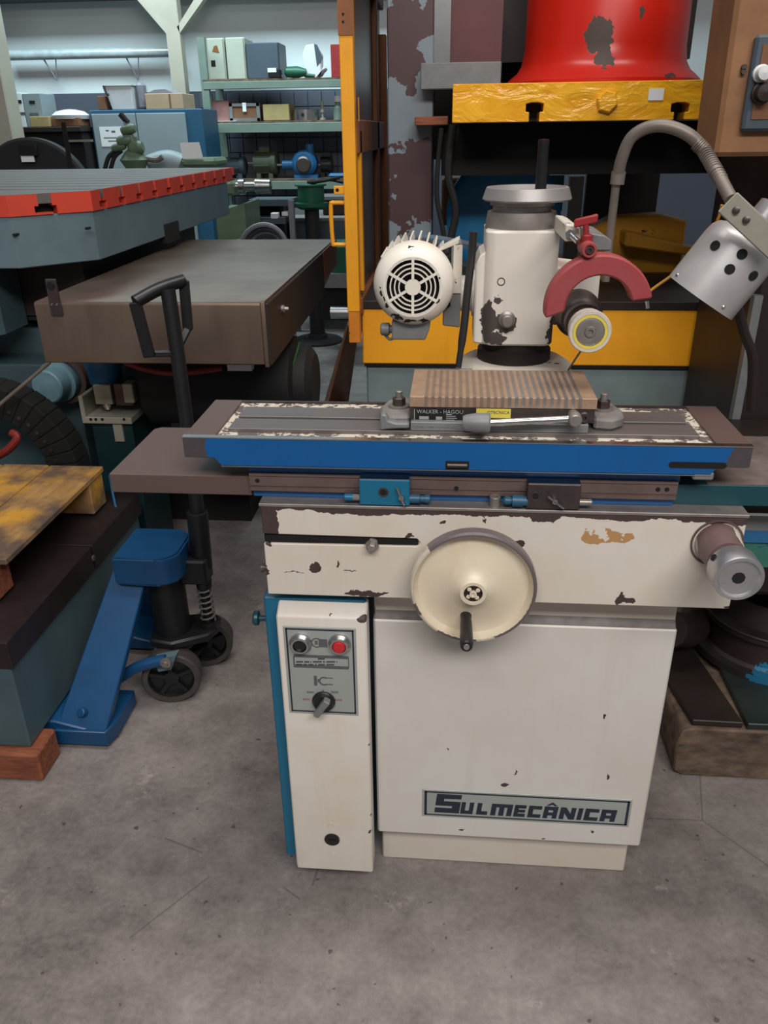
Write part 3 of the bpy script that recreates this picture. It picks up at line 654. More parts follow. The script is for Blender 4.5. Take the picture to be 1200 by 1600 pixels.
MB().hexa([(q0.x-.006, 1.56, q0.z-.006), (q1.x+.002, 1.56, q1.z-.006), (q1.x+.002, 1.60, q1.z-.006), (q0.x-.006, 1.60, q0.z-.006), (q0.x-.004, 1.56, q0.z), (q1.x+.004, 1.56, q1.z+.004), (q1.x+.004, 1.60, q1.z+.004), (q0.x-.004, 1.60, q0.z)]).build('plate_lug', M['flange'], fc, bev=.001)
a0_ = at(725, 450, Y=1.62); MB().lathe((a0_.x-.02, 1.62, at(745, 458, Y=1.62).z), (1, 0, 0), [(0, .034), (.035, .034), (.036, .044), (.062, .044), (.062, 0)], 28).build('motor_arm', M['head_cream'], G)
# belt guard band behind the motor
m2 = at(648, 449, Y=1.72)
up_ = [(600, 412), (605, 400), (615, 387), (632, 375), (650, 369), (682, 371), (720, 378), (772, 388)]
lo_ = [(608, 413), (613, 402), (622, 393), (636, 383), (651, 377), (682, 379), (720, 386), (772, 396)]
poly = [(at(x, y, Y=1.72).x, at(x, y, Y=1.72).z) for x, y in up_+lo_[::-1]]
MB().prism(poly, 'y', 1.70, 1.76).build('belt_guard', mat('belt_guard_blue', (72, 104, 128), .35, .2), G)
MB().lathe((m2.x, 1.715, m2.z), (0, 1, 0), [(0, .03), (0, .062), (.03, .062), (.03, .03)], 28, closed=True).build('belt_pulley', M['steel_dark'], G)
# black hose standing beside the head
MB().tube([at(740, 362, Y=1.53), at(737, 400, Y=1.53), at(731, 450, Y=1.52), at(725, 510, Y=1.51), at(716, 574, Y=1.50)], lambda t: .0075 if t < .85 else .006, 10).build('hose', M['rubber'], G)
c = at(728, 578, Y=1.49); MB().cyl((c.x-.012, 1.49, c.z-.001), (c.x+.012, 1.49, c.z), .003, n=10).build('hose_clip', M['bright'], G)
# grinding spindle and wheel
sx_, sz_ = at(921, 517, Y=1.40).x, at(921, 517, Y=1.40).z
p = at(878, 500, Y=1.56); q_ = at(938, 425, Y=1.56)
MB().prism([(hx1-.002, sz_-.025), (q_.x-.012, sz_-.02), (q_.x, sz_+.02), (q_.x, q_.z), (hx1-.002, q_.z+.01)], 'y', 1.555, 1.69).build('spindle_housing', M['head_cream'], G, bev=.003)
MB().lathe((sx_, 1.57, sz_), (0, -1, 0), [(0, .044), (.035, .044), (.045, .038), (.065, .036), (.070, .031), (.085, .030), (.090, .034), (.112, .034), (.116, .026), (.16, .024), (.16, 0)], 36).build('spindle', M['steel_dark'], G)
gw = MB().lathe((sx_, 1.43, sz_), (0, -1, 0), [(0, .012), (0, .031), (.003, .0335), (.030, .0365), (.038, .0365), (.040, .035), (.040, .030), (.034, .029)], 44).build('grinding_wheel', M['wheel'], G)
MB().lathe((sx_, 1.391, sz_), (0, -1, 0), [(0, .0245), (.0012, .0245), (.0012, .0295), (0, .0295)], 40, closed=True).build('paper_ring', M['yellow_ring'], gw)
MB().lathe((sx_, 1.392, sz_), (0, -1, 0), [(0, .0245), (.001, .0243), (.0025, .020), (.001, .010), (.004, .0085), (.004, .0048), (.001, .0045), (.001, 0)], 36).build('hub_flange', M['steel'], gw)
# red guard
gc = at(935, 484, Y=1.36); pl_ = []
for i in range(33): a = R(188-(188+(-12)*-1-0)*i/32) if False else R(190-178*i/32); pl_.append((gc.x+.0872*math.cos(a), gc.z+.0872*math.sin(a)))
for i in range(33): a = R(14+170*i/32); pl_.append((gc.x+.0545*math.cos(a), gc.z+.0545*math.sin(a)))
gd = MB().prism(pl_, 'y', 1.36, 1.40).build('wheel_guard', M['guard_red'], G, bev=.003)
c = at(921, 391, Y=1.355)
MB().lathe((c.x, 1.356, c.z), (0, 1, 0), [(0, .007), (-.003, .008), (-.003, .011), (.002, .0125), (.05, .0125), (.05, 0)], 24).build('guard_boss', M['guard_red'], gd)
MB().lathe((c.x, 1.354, c.z), (0, -1, 0), [(0, .0062), (.003, .0062), (.003, .0035), (.0005, .0033), (.0005, 0)], 6).build('guard_bolt', M['steel_dark'], gd)
k0 = at(917, 372, Y=1.385); k1 = at(915, 350, Y=1.385)
MB().cyl((k0.x, 1.385, k0.z-.012), (k1.x, 1.385, k1.z+.004), .006, .0045, n=14).lathe((k0.x, 1.385, k0.z-.006), (0, 0, 1), [(0, .010), (.010, .010), (.012, .007), (.012, 0)], 16).build('clamp_screw', M['red'], gd)
a0_, a1_ = at(897, 352, Y=1.385), at(934, 341, Y=1.385); dd = (a1_-a0_)
MB().hexa([(a0_.x, 1.380, a0_.z-.004), (a1_.x, 1.380, a1_.z-.006), (a1_.x, 1.390, a1_.z-.006), (a0_.x, 1.390, a0_.z-.004), (a0_.x, 1.380, a0_.z+.009), (a1_.x, 1.380, a1_.z+.007), (a1_.x, 1.390, a1_.z+.007), (a0_.x, 1.390, a0_.z+.009)]).build('wing_knob', M['red'], gd, bev=.002)
p = at(882, 378, Y=1.40); q_ = at(909, 352, Y=1.40)
MB().prism([(p.x, p.z), (q_.x, p.z+.002), (q_.x-.002, q_.z-.004), (q_.x-.012, q_.z), (p.x, q_.z+.002)], 'y', 1.40, 1.56).build('guard_bracket', M['flange'], gd, bev=.002)
c = at(891, 366, Y=1.395); MB().cyl((c.x, 1.402, c.z), (c.x+.012, 1.38, c.z-.010), .005, n=12).lathe((c.x, 1.402, c.z), (0, -1, 0), [(0, .008), (.006, .008), (.006, 0)], 6).build('bracket_bolt', M['bright'], gd)
p = at(920, 388, Y=1.42); q_ = at(953, 370, Y=1.42)
MB().prism([(p.x, p.z-.004), (q_.x+.004, p.z-.004), (q_.x+.004, p.z+.012), (q_.x-.008, q_.z+.002), (p.x, q_.z+.006)], 'y', 1.42, 1.56).build('bracket_arm', M['grey_paint'], gd, bev=.002)
MB().tube([at(917, 535, Y=1.42), at(903, 555, Y=1.45), at(888, 578, Y=1.48)], .002, 6).build('coolant_wire', M['conduit'], G)
c = at(1011, 470, Y=1.365); MB().cyl((c.x, 1.365, c.z), (c.x+.003, 1.365, c.z-.012), .003, n=8).build('guard_pin', M['bright'], gd)

# ================================================================== MAGNETIC CHUCK on the table
CK = thing('magnetic_chuck', 'magnetic chuck with striped top and side lever clamped on the blue table', 'chuck', (.09, 1.38, tzt))
qx0, qx1 = at(640, 621, Y=1.30).x, at(934, 624, Y=1.30).x
qz1 = at(787, 621.5, Y=1.30).z; qzm = at(787, 638, Y=1.30).z; qz0 = tzt+.0035
qy1 = 1.47
MB().box(qx0+.001, qx1-.002, 1.302, qy1, qz0+.014, qzm).build('chuck_body', M['steel_dark'], CK, bev=.001)
MB().box(qx0+.002, qx1-.012, 1.290, qy1, qz0, qz0+.016).build('chuck_base', M['grey_paint'], CK, bev=.0015)
pp = MB().box(qx0, qx1, 1.30, qy1+.002, qzm, qz1).build('pole_plate', M['copper'], CK, bev=.0008)
n = 23
for i in range(n):
    x = qx0+.028+(qx1-qx0-.056)*i/(n-1)
    MB().box(x-.0028, x+.0028, 1.2996, qy1-.004, qzm+.001, qz1+.0004).build('pole_bar', M['lamina'] if i < 12 else M['steel'], pp)
for s_, xx in ((-1, qx0), (1, qx1)):
    ea = MB()
    q = [(xx, 1.31), (xx+s_*.03, 1.305), (xx+s_*.052, 1.325), (xx+s_*.056, 1.36), (xx+s_*.045, 1.40), (xx+s_*.02, 1.42), (xx, 1.42)]
    ea.prism(q, 'z', qz0, qz0+.020)
    MB_ = ea.build('clamp_ear', M['dust_grey'], CK, bev=.004)
    bx = xx+s_*(.022)
    MB().lathe((bx, 1.362, qz0+.020), (0, 0, 1), [(0, .019), (.003, .019), (.003, 0)], 24).build('washer', M['steel'], MB_)
    MB().lathe((bx, 1.362, qz0+.023), (0, 0, 1), [(0, .0115), (.013, .0115), (.014, .010), (.014, 0)], 6).build('nut', M['steel_dark'], MB_)
    MB().lathe((bx, 1.362, qz0+.036), (0, 0, 1), [(0, .0062), (.012, .0062), (.013, .005), (.013, 0)], 14).build('stud', M['steel'], MB_)
# strap with hooked end at the left
p = at(600, 648, Y=1.29)
MB().prism([(qx0, qz0+.004), (qx0-.026, qz0+.003), (qx0-.040, qz0+.002), (qx0-.050, qz0), (qx0-.050, qz0+.026), (qx0-.046, qz0+.030), (qx0-.038, qz0+.028), (qx0-.036, qz0+.018), (qx0-.022, qz0+.014), (qx0, qz0+.014)], 'y', 1.288, 1.306).build('strap', M['grey_paint'], CK, bev=.003)
np_ = MB().box(at(647, 650, Y=1.302).x, at(722, 650, Y=1.302).x, 1.3005, 1.303, at(690, 658.5, Y=1.302).z, at(690, 638.5, Y=1.302).z).build('maker_plate', M['black'], CK)
p = at(651, 645.5, Y=1.3005); text_mesh('WALKER - HAGOU', .0095, p.x, 1.3003, p.z, 'lettering', M['plate'], np_, squash=.98)
lb = MB()
for x0, y0, x1, y1 in ((655, 650.5, 670, 655), (681, 651, 691, 655.5), (648, 657, 722, 658.2), (647, 639, 648.2, 658), (697, 647, 706, 648.2), (697, 650, 712, 650.8), (697, 653, 714, 653.8), (697, 656, 710, 656.6)):
    p = at(x0, y1, Y=1.3005); q_ = at(x1, y0, Y=1.3005); lb.box(p.x, q_.x, 1.3000, 1.301, p.z, q_.z)
lb.build('plate_fields', M['plate'], np_)
yl = MB().box(at(744, 644, Y=1.302).x, at(798, 645, Y=1.302).x, 1.3005, 1.303, at(770, 652.5, Y=1.302).z, at(770, 638.5, Y=1.302).z).build('yellow_label', M['yellow_ring'], CK)
p = at(761, 646.5, Y=1.3005); text_mesh('OTECNICA', .0075, p.x, 1.3003, p.z, 'lettering', M['ink'], yl)
# lever with knob
zl = at(900, 655, Y=1.275).z; xk = at(898, 655, Y=1.275).x
lv = MB().lathe((xk, 1.302, zl), (0, -1, 0), [(0, .009), (.012, .009), (.016, .0115), (.034, .0115), (.038, .009), (.038, 0)], 24).build('lever_hub', M['steel'], CK)
MB().lathe((at(912, 651, Y=1.30).x, 1.302, at(912, 651, Y=1.30).z), (0, -1, 0), [(0, .0095), (.008, .0095), (.010, .008), (.010, .004), (.006, .004), (.006, 0)], 20).build('detent', M['steel_dark'], CK)
xe = at(764, 658, Y=1.275).x; ze = at(764, 660, Y=1.275).z
MB().cyl((xk, 1.277, zl), (xe, 1.272, ze), .0062, n=16).build('lever_bar', M['bright'], lv)
MB().lathe((xe+.002, 1.272, ze), (-1, 0, 0), [(0, .0145), (.003, .0165), (.022, .0165), (.040, .0135), (.0455, .011), (.0455, 0)], 28).build('lever_knob', M['grey_paint'], lv)
p = at(646, 665, Y=1.295); q_ = at(718, 663, Y=1.295); MB().box(p.x, q_.x, 1.2895, 1.292, p.z-.001, p.z+.0015).build('base_line', M['bright'], CK)

# ================================================================== MACHINE LAMP
LM = thing('machine_lamp', 'gooseneck work lamp with perforated aluminium shade over the grinder', 'lamp', (.33, 1.58, 1.2))
a_ = at(948, 430, Y=1.60)
MB().tube([at(946, 440, Y=1.60), at(953, 370, Y=1.60), at(963, 285, Y=1.58)], .0075, 12, sub=4).build('lamp_stem', M['conduit'], LM)
pth = [at(966, 275, Y=1.58), at(971, 250, Y=1.57), at(985, 217, Y=1.56), at(1010, 200, Y=1.55), at(1040, 197, Y=1.54), at(1075, 210, Y=1.53), at(1100, 235, Y=1.52), at(1119, 268, Y=1.46), at(1142, 311, Y=1.415)]
MB().tube(pth, .0105, 14, sub=8).build('gooseneck', M['conduit'], LM)
MB().tube([at(964, 288, Y=1.58), at(967, 268, Y=1.58)], .0125, 14).build('neck_collar', M['conduit'], LM)
# coil ridges on the stretched side
P_ = [Vector(p) for p in pth]
rb = MB()
for i in range(19):
    t = 5.55+i*.098; j = int(t); f = t-j
    if j+1 >= len(P_): break
    c = P_[j].lerp(P_[j+1], f); d = (P_[j+1]-P_[j]).normalized()
    c += Vector((0, 0, 0))
    rb.lathe(c-d*.0011, d, [(0, .0100), (0, .0120), (.0022, .0120), (.0022, .0100)], 14, closed=True)
rb.build('coil_ridges', M['conduit'], LM)
vx = (P_[-1]-CAM).normalized()
mouth = at(1094, 465, Y=1.50); topc = at(1158, 386, Y=1.50); ax = (topc-mouth); L = ax.length; ax.normalize()
vm_ = (mouth-CAM).normalized(); ax = (ax-vm_*(ax.dot(vm_)+.03)).normalized()
r_s = .068
M['shade'] = mat('brushed_aluminium', (196, 193, 192), .42, .55, .07, 30, .08)
sh = MB().lathe(mouth, ax, [(0, r_s), (L*.9, r_s*.985), (L*1.05, r_s*.95), (L*1.15, r_s*.84), (L*1.22, r_s*.62), (L*1.24, .03), (L*1.23, .03), (L*1.21, r_s*.60), (L*1.14, r_s*.81), (L*1.04, r_s*.92), (L*.9, r_s*.955), (0, r_s*.97)], 56, closed=True).build('lamp_shade', M['shade'], LM)
s1_ = ax.cross(-vx).normalized(); s2_ = -(vx-ax*vx.dot(ax)).normalized()   # s2_ points to the front
def onshade(t, ang, r): d = (s2_*math.cos(R(ang))+s1_*math.sin(R(ang))); return mouth+ax*(L*t)+d*r, d
def holes():
    for px, py in ((1117, 384), (1161, 397), (1141, 420), (1178, 431)):
        best = None
        for t in [i*.02 for i in range(5, 60)]:
            for an in range(-85, 86, 3):
                q, d = onshade(t, an, r_s)
                v = q-CAM; z = v.dot(fw); x_ = 600+F_PX*v.dot(rt)/z; y_ = 800-F_PX*v.dot(up)/z
                e = (x_-px)**2+(y_-py)**2
                if best is None or e < best[0]: best = (e, t, an)
        yield best[1], best[2]
for t, an in list(holes())+[(.72, 150), (.5, 180), (.72, 205), (.5, 120)]:
    q, d = onshade(t, an, r_s*.985)
    MB().lathe(q-d*.002, d, [(0, .0085), (.0035, .0085), (.0035, .0072), (.0032, 0)], 20).build('vent_hole', M['void'], sh)
for t, an in ((.09, -58), (.10, 35)):
    q, d = onshade(t, an, r_s); MB().lathe(q-d*.001, d, [(0, .004), (.0015, .0038), (.003, .002), (.003, 0)], 12).build('rivet', M['bright'], sh)
# bracket arm and socket
q0, q1 = at(1139, 318, Y=1.40), at(1218, 392, Y=1.40)
b = MB(); u_ = (q1-q0).normalized(); wv = u_.cross(vx).normalized()*.0195
A = [q0-u_*.004-wv, q1-wv, q1+wv, q0-u_*.004+wv]
b.hexa([tuple(v-vx*.002) for v in A]+[tuple(v+vx*.004) for v in A])
br = b.build('bracket', M['valve'], LM, bev=.002)
for f in (.14, .34):
    c = q0.lerp(q1, f); MB().lathe(c-vx*.001, -vx, [(0, .006), (.004, .006), (.005, .004), (.005, 0)], 14).build('bracket_screw', M['steel_dark'], br)
tp = mouth+ax*L*1.22
MB().lathe(tp, ax, [(0, .034), (.014, .034), (.016, .026), (.055, .025), (.058, .020), (.058, 0)], 28).build('lamp_socket', M['alu'], LM)
MB().tube([at(1150, 470, Y=1.56), at(1163, 520, Y=1.57), at(1176, 562, Y=1.58), at(1172, 640, Y=1.60)], .0095, 10).build('flexible_conduit', M['post_dark'], LM)
MB().tube([at(1128, 320, Y=1.55), at(1118, 350, Y=1.56), at(1090, 385, Y=1.57), at(1062, 420, Y=1.58), at(1022, 450, Y=1.57), at(1012, 458, Y=1.55)], .0028, 8).build('cord', M['cord_yellow'], LM)

# ================================================================== PALLET JACK
J = thing('pallet_jack', 'blue hand pallet jack with black tow handle beside the long bed', 'pallet jack', (-.85, 1.9, 0))
for sy, nm in ((-1, 'near'), (1, 'far')):
    yo = 1.66 if sy < 0 else 2.26
    yi = 1.93 if sy < 0 else 1.99
    ya = yo-sy*.165
    MB().prism([(-1.9, .03), (-.95, .022), (-.95, .052), (-1.07, .085), (-1.9, .085)], 'y', min(yo, ya), max(yo, ya)).build('fork', M['jack_blue'], J, bev=.004)
    lo = [Vector((-1.072, yo, .056)), Vector((-.928, yo, .056))]; hi = [Vector((-.938, yi, .456)), Vector((-.838, yi, .456))]
    off = Vector((0, -sy*.03, -.008))
    MB().hexa([tuple(v) for v in (lo[0]+off, lo[1]+off, lo[1], lo[0], hi[0]+off, hi[1]+off, hi[1], hi[0])]).build('shoulder', M['jack_blue'], J, bev=.003)
MB().prism([(-1.073, 1.652), (-.926, 1.652), (-.913, 1.70), (-.913, 1.84), (-1.06, 1.84)], 'z', .012, .060).build('fork_foot', M['jack_blue'], J, bev=.002)
c = at(122, 1098, Y=1.70); MB().lathe((-.995, 1.688, .098), (-.25, -.8, .5), [(-.01, .013), (.014, .013), (.016, .011), (.016, 0)], 18).build('pivot_pin', M['jack_blue'], J)
q = [(-.925, 1.865), (-.80, 1.865)]
for i in range(9): a = R(-90+90*i/8); q.append((-.80+.055*math.cos(a), 1.92+.055*math.sin(a)))
for i in range(9): a = R(90*i/8); q.append((-.80+.055*math.cos(a), 2.0+.055*math.sin(a)))
q += [(-.925, 2.055)]
MB().prism(q, 'z', .405, .492).build('head_cap', M['jack_blue'], J, bev=.008, seg=2)
MB().lathe((-.815, 1.96, 0), (0, 0, 1), [(.15, .06), (.19, .066), (.20, .052), (.40, .052), (.41, .06)], 32).build('pump_body', M['jack_black'], J)
MB().prism([(-.87, 1.90), (-.80, 1.885), (-.70, 1.94), (-.685, 1.98), (-.69, 2.04), (-.72, 2.06), (-.86, 2.03)], 'z', .172, .20).build('pump_base', M['jack_black'], J, bev=.006)
MB().lathe((-.712, 1.985, 0), (0, 0, 1), [(.19, .026), (.215, .026), (.216, .014), (.33, .014), (.335, .022), (.36, .024), (.375, .018), (.375, 0)], 20).build('piston', M['jack_black'], J)
MB().tube([(-.712+.021*math.cos(a*.7), 1.985+.021*math.sin(a*.7), .22+a*.0021) for a in range(0, 54)], .0032, 6, sub=1).build('spring', M['steel'], J)
MB().box(-.78, -.69, 1.95, 2.02, .36, .44).build('handle_bracket', M['jack_black'], J, bev=.006)
ay = R(-12)
for (wx, wy) in ((-.805, 1.862), (-.755, 2.045)):
    d = Vector((math.sin(ay), math.cos(ay), 0))
    wo = MB().lathe((wx, wy, .086), d, [(0, .068), (0, .082), (.004, .086), (.052, .086), (.056, .082), (.056, .068)], 40, closed=True).build('steer_tyre', M['tyre'], J)
    MB().lathe(Vector((wx, wy, .086))+d*.004, d, [(0, 0), (0, .016), (.001, .022), (.014, .024), (.014, .062), (.002, .066), (.002, .0685), (.045, .0685), (.045, 0)], 32).build('wheel_hub', M['jack_black'], wo)
    for i in range(5):
        a = R(72*i+20); rad = Vector((math.cos(ay)*math.cos(a), -math.sin(ay)*math.cos(a), math.sin(a))); tn = rad.cross(d)*.006
        c = Vector((wx, wy, .086))+d*.006; A = [c+rad*.02+tn, c+rad*.064+tn, c+rad*.064-tn, c+rad*.02-tn]
        MB().hexa([tuple(v) for v in A]+[tuple(v+d*.012) for v in A]).build('spoke', M['jack_black'], wo)
MB().cyl((-.80, 1.88, .086), (-.75, 2.09, .086), .012, n=12).build('axle', M['jack_black'], J)
MB().tube([(-.96, 1.83, .10), (-.88, 1.83, .155), (-.80, 1.835, .178)], .017, 10, sub=4).build('push_rod', M['jack_blue'], J)
c = Vector((-.795, 1.822, .178)); MB().lathe(c, (0, -1, 0), [(0, .016), (.006, .016), (.007, .008), (.012, .007), (.012, 0)], 18).build('rod_pin', M['steel'], J)
MB().prism([(-.84, .17), (-.77, .19), (-.79, .14), (-.83, .13)], 'y', 1.84, 1.87).build('fork_plate', M['machine_grey'], J)
# handle
hb = at(316, 880, Y=2.0); ht = at(262, 452, Y=2.02)
MB().tube([hb, at(304, 760, Y=2.0), at(284, 600, Y=2.01), ht], lambda t: .021 if t < .3 else .019, 14, sub=3).build('tow_bar', M['jack_black'], J)
MB().tube([at(316, 885, Y=1.995), at(308, 800, Y=1.995)], .030, 12).build('bar_socket', M['jack_black'], J)
gl, gr = at(211, 472, Y=1.97), at(287, 438, Y=2.07)
MB().tube([gl, gl.lerp(gr, .5)+Vector((0, 0, .006)), gr], .0165, 14, sub=4).build('grip', M['black'], J)
def flat(p, q, w, name):
    d = (q-p).normalized(); n_ = d.cross(Vector((0, 1, 0))).normalized()*w; t_ = Vector((0, .008, 0))
    A = [p-n_, q-n_, q+n_, p+n_]; MB().hexa([tuple(v-t_) for v in A]+[tuple(v+t_) for v in A]).build(name, M['jack_black'], J, bev=.003)
flat(gl, at(234, 558, Y=1.98), .015, 'loop_bar'); flat(gr, at(294, 516, Y=2.06), .013, 'loop_bar')
flat(at(294, 512, Y=2.06), at(276, 548, Y=2.02), .010, 'loop_bar'); flat(at(230, 553, Y=1.985), at(276, 552, Y=2.01), .008, 'loop_bar')

# ================================================================== LONG BED with pallet on it, at the left
BD = thing('machine_bed', 'long grey machine bed with dark oiled steel top plates', 'machine bed', (-1.5, 2.6, .09))
MB().box(-2.4, -1.08, 1.548, 2.44, .092, .36).build('bed_body', M['machine_teal'], BD, bev=.004)
MB().box(-2.4, -1.072, 1.545, 2.05, .345, .425).build('top_plate', M['bed_dark'], BD, bev=.002)
MB().box(-2.4, -1.07, 2.056, 2.45, .345, .4255).build('top_plate', M['bed_dark'], BD, bev=.002)
c = at(147, 872, X=-1.068); MB().lathe((-1.071, c.y, c.z), (1, 0, 0), [(0, .010), (.003, .010), (.004, .006), (.004, 0)], 14).build('bolt', M['brown'], BD)
MB().box(-2.2, -1.052, 1.52, 1.63, 0, .09).build('wooden_block', M['wood_red'], bev=.006, label='reddish timber block under the near end of the machine bed', cat='wood block')
PL = thing('wooden_pallet', 'yellow stained wooden pallet lying on the long machine bed', 'pallet', (-1.5, 2.0, .426))
t = NT('stained_pallet_wood')
gn = t.noise(7, 6, .65, (3, .6, 1)); st = t.noise(2.6, 5, .6)
cw = t.ramp(gn.outputs[0], .3, .7, lin((128, 92, 54)), lin((186, 144, 84)))
cw = t.mix(t.ramp(t.noise(3.4, 4, .6).outputs[0], .5, .58, (0, 0, 0, 1), (.75, .75, .75, 1)), cw, lin((204, 148, 32)))
cw = t.mix(t.ramp(st.outputs[0], .44, .54, (0, 0, 0, 1), (.9, .9, .9, 1)), cw, lin((78, 66, 62)))
t.l(cw, t.b.inputs['Base Color']); t.b.inputs['Roughness'].default_value = .75; t.bump(gn.outputs[0], .35, .003)
M['pallet'] = t.m
zP = .56
xe = -1.138
for i, (wd, y0, y1) in enumerate(((.185, 1.725, 2.36), (.16, 1.70, 2.362), (.17, 1.71, 2.358), (.18, 1.70, 2.36), (.17, 1.7, 2.36))):
    MB().box(xe-wd+.004, xe, y0, y1, zP-.020, zP-random.uniform(0, .002)).build('board', M['pallet'], PL, bev=.003)
    xe -= wd
for y0, y1 in ((1.72, 1.80), (2.03, 2.12), (2.25, 2.352)):
    MB().box(-2.0, -1.142 if y0 > 2.2 else -1.30 if y0 > 1.9 else -1.18, y0, y1, .433, zP-.020).build('bearer', M['pallet'] if y0 > 2 else M['wood_red'], PL, bev=.004)
# dangling blue strip behind the pallet corner
MB().tube([at(171, 742, Y=2.40), at(176, 770, Y=2.38), at(184, 806, Y=2.30)], .004, 6).build('blue_cable', M['pump_blue'], label='thin blue cable hanging at the pallet corner', cat='cable')

# ================================================================== BIG SLOTTED TABLE (orange edge) at the left
BT = thing('slotted_table', 'huge grey octagonal machine table with orange slotted edge', 'machine table', (-1.8, 3.4, 0))
zt, zo, zb = 1.38, 1.316, 1.157
oct_ = [(-1.213, 2.772), (-1.405, 2.578), (-1.75, 2.56), (-2.9, 2.56), (-2.9, 4.45), (-1.19, 4.45)]
q = [(-1.217, 2.775), (-1.408, 2.582), (-2.9, 2.566), (-2.9, 4.44), (-1.194, 4.44)]
MB().prism(q, 'z', zb, zo).build('table_body', M['machine_grey'], BT, bev=.003)
# top lands between the slots, each a plate of its own, with T-slots opening on the orange edge
ys = []
for px, py in ((160, 305), (189, 298), (216, 293), (240, 288), (261, 284), (281, 281), (299, 278), (315, 275), (330, 273)): ys.append(at(px, py, X=-1.21).y)
st_ = (ys[-1]-ys[0])/(len(ys)-1)
ys = [ys[0]+st_*i for i in range(11)]
edges = [2.60]+ys+[4.45]
for i in range(len(edges)-1):
    y0 = edges[i]+(.010 if i else -.035); y1 = edges[i+1]-(.010 if i < len(edges)-2 else 0)
    if y1 > 4.44: y1 = 4.44
    if i == 0: poly = [(-1.215, 2.772), (-1.405, 2.580), (-2.9, 2.562), (-2.9, y1), (-1.213, y1)]
    else: poly = [(-1.212, y0), (-2.9, y0), (-2.9, y1), (-1.212, y1)]
    MB().prism(poly, 'z', zt-.03, zt).build('table_land', M['table_top'], BT)
MB().prism([(-1.25, 2.79), (-1.42, 2.61), (-2.88, 2.60), (-2.88, 4.42), (-1.25, 4.42)], 'z', zo, zt-.028).build('slot_floor', M['void'], BT)
def side(a, b, slots, w1, w2, name):      # painted edge with real T-shaped openings
    a = Vector(a); b = Vector(b); L = (b-a).length; d = (b-a)/L; n_ = Vector((d.y, -d.x)) if name else Vector((d.y, -d.x))
    prev = 0
    def seg(s0, s1, z0, z1):
        p, q = a+d*s0, a+d*s1; i_ = Vector((-n_.x, -n_.y))*.05
        o.hexa([(p.x, p.y, z0), (q.x, q.y, z0), (q.x+i_.x, q.y+i_.y, z0), (p.x+i_.x, p.y+i_.y, z0), (p.x, p.y, z1), (q.x, q.y, z1), (q.x+i_.x, q.y+i_.y, z1), (p.x+i_.x, p.y+i_.y, z1)])
    zm = zo+(zt-zo)*.42; zf = zo+(zt-zo)*.10
    for s in list(slots)+[None]:
        o = MB(); e1 = L if s is None else s-w1
        if e1 > prev: seg(prev, e1, zf, zt-.0005)
        seg(max(prev-0, 0), L if s is None else s+w2, zo, zf) if s is None else seg(prev, s+w2, zo, zf)
        if prev > 0 or s is not None: pass
        o.build('edge_block', M['orange'], BT)
        if s is None: break
        # lips above the wide part of the slot
        o = MB(); seg(s-w1, s-w2, zm, zt-.0005); seg(s+w2, s+w1, zm, zt-.0005); o.build('slot_lip', M['orange'], BT)
        prev = s+w1
side((-1.2125, 2.772), (-1.190, 4.45), [(y-2.772)*1.0 for y in ys if y > 2.80], .030, .013, 1)
side((-1.405, 2.578), (-1.2125, 2.772), [.118], .036, .022, 1)
side((-2.9, 2.558), (-1.405, 2.578), [], .03, .01, 1)
for px, py, Y in ((22, 367, 2.577), (135, 357, 2.72)):
    c = at(px, py, Y=Y); MB().cyl((c.x, c.y-.004, c.z), (c.x+.004, c.y+.02, c.z), .0045, n=10).build('tapped_hole', M['void'], BT)
p = at(270, 375, X=-1.2); q_ = at(270, 347, X=-1.2); MB().box(-1.23, -1.196, p.y-.07, p.y+.09, q_.z-.075, q_.z).build('side_pocket', M['void'], BT)
MB().box(-2.6, -1.32, 2.85, 4.2, .95, zb).build('table_saddle', M['dark_maroon'], BT)
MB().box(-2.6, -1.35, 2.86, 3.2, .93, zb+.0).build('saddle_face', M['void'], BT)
MB().prism([(-2.6, 2.60), (-1.62, 2.60), (-1.56, 2.68), (-1.56, 2.84), (-2.6, 2.84)], 'z', .92, 1.155).build('saddle_cheek', M['machine_teal'], BT)
MB().box(-2.6, -1.02, 2.92, 4.3, .30, .90).build('table_base', M['machine_teal'], BT, bev=.01)
MB().box(-2.2, -.86, 3.1, 4.2, .0, .88).build('base_shade_block', M['void'], BT)  # black box standing in for the shadow under the table

# stainless way cover under the big table
CV = thing('way_cover', 'brushed stainless way cover box under the orange edged table', 'machine cover', (-.9, 3.0, .9))
cz = 1.105
b = MB().prism([(2.30, .922), (2.30, cz-.006), (2.306, cz), (3.38, cz), (3.80, cz-.002), (3.80, .98), (3.40, .925)], 'x', -1.235, -.552)
b.build('cover_shell', M['cover'], CV, bev=.003)
MB().prism([(2.30, .915), (2.30, cz+.001), (2.306, cz+.004), (3.38, cz+.004), (3.80, cz+.002), (3.80, cz-.018), (3.38, cz-.018), (2.318, cz-.018), (2.318, .915)], 'x', -.552, -.540).build('end_flange', M['cover'], CV, bev=.001)
MB().prism([(2.31, .918), (2.31, cz-.004), (3.38, cz-.004), (3.38, .93)], 'x', -.552, -.533).build('side_plate', M['dark_maroon'], CV, bev=.002)
MB().box(-.56, -.535, 3.40, 3.80, .99, cz-.004).build('amber_end', M['gate_amber'], CV)  # amber coloured piece at the far end of the cover
c = at(83, 452, Y=2.30); br = MB().prism([(c.x-.016, c.z-.075), (c.x+.018, c.z-.075), (c.x+.016, c.z+.03), (c.x-.016, c.z+.03)], 'y', 2.290, 2.30).build('latch_plate', M['steel_dark'], CV, bev=.002)
MB().lathe((c.x, 2.290, c.z+.012), (0, -1, 0), [(0, .011), (.004, .011), (.004, 0)], 16).build('latch_knob', M['black'], br)
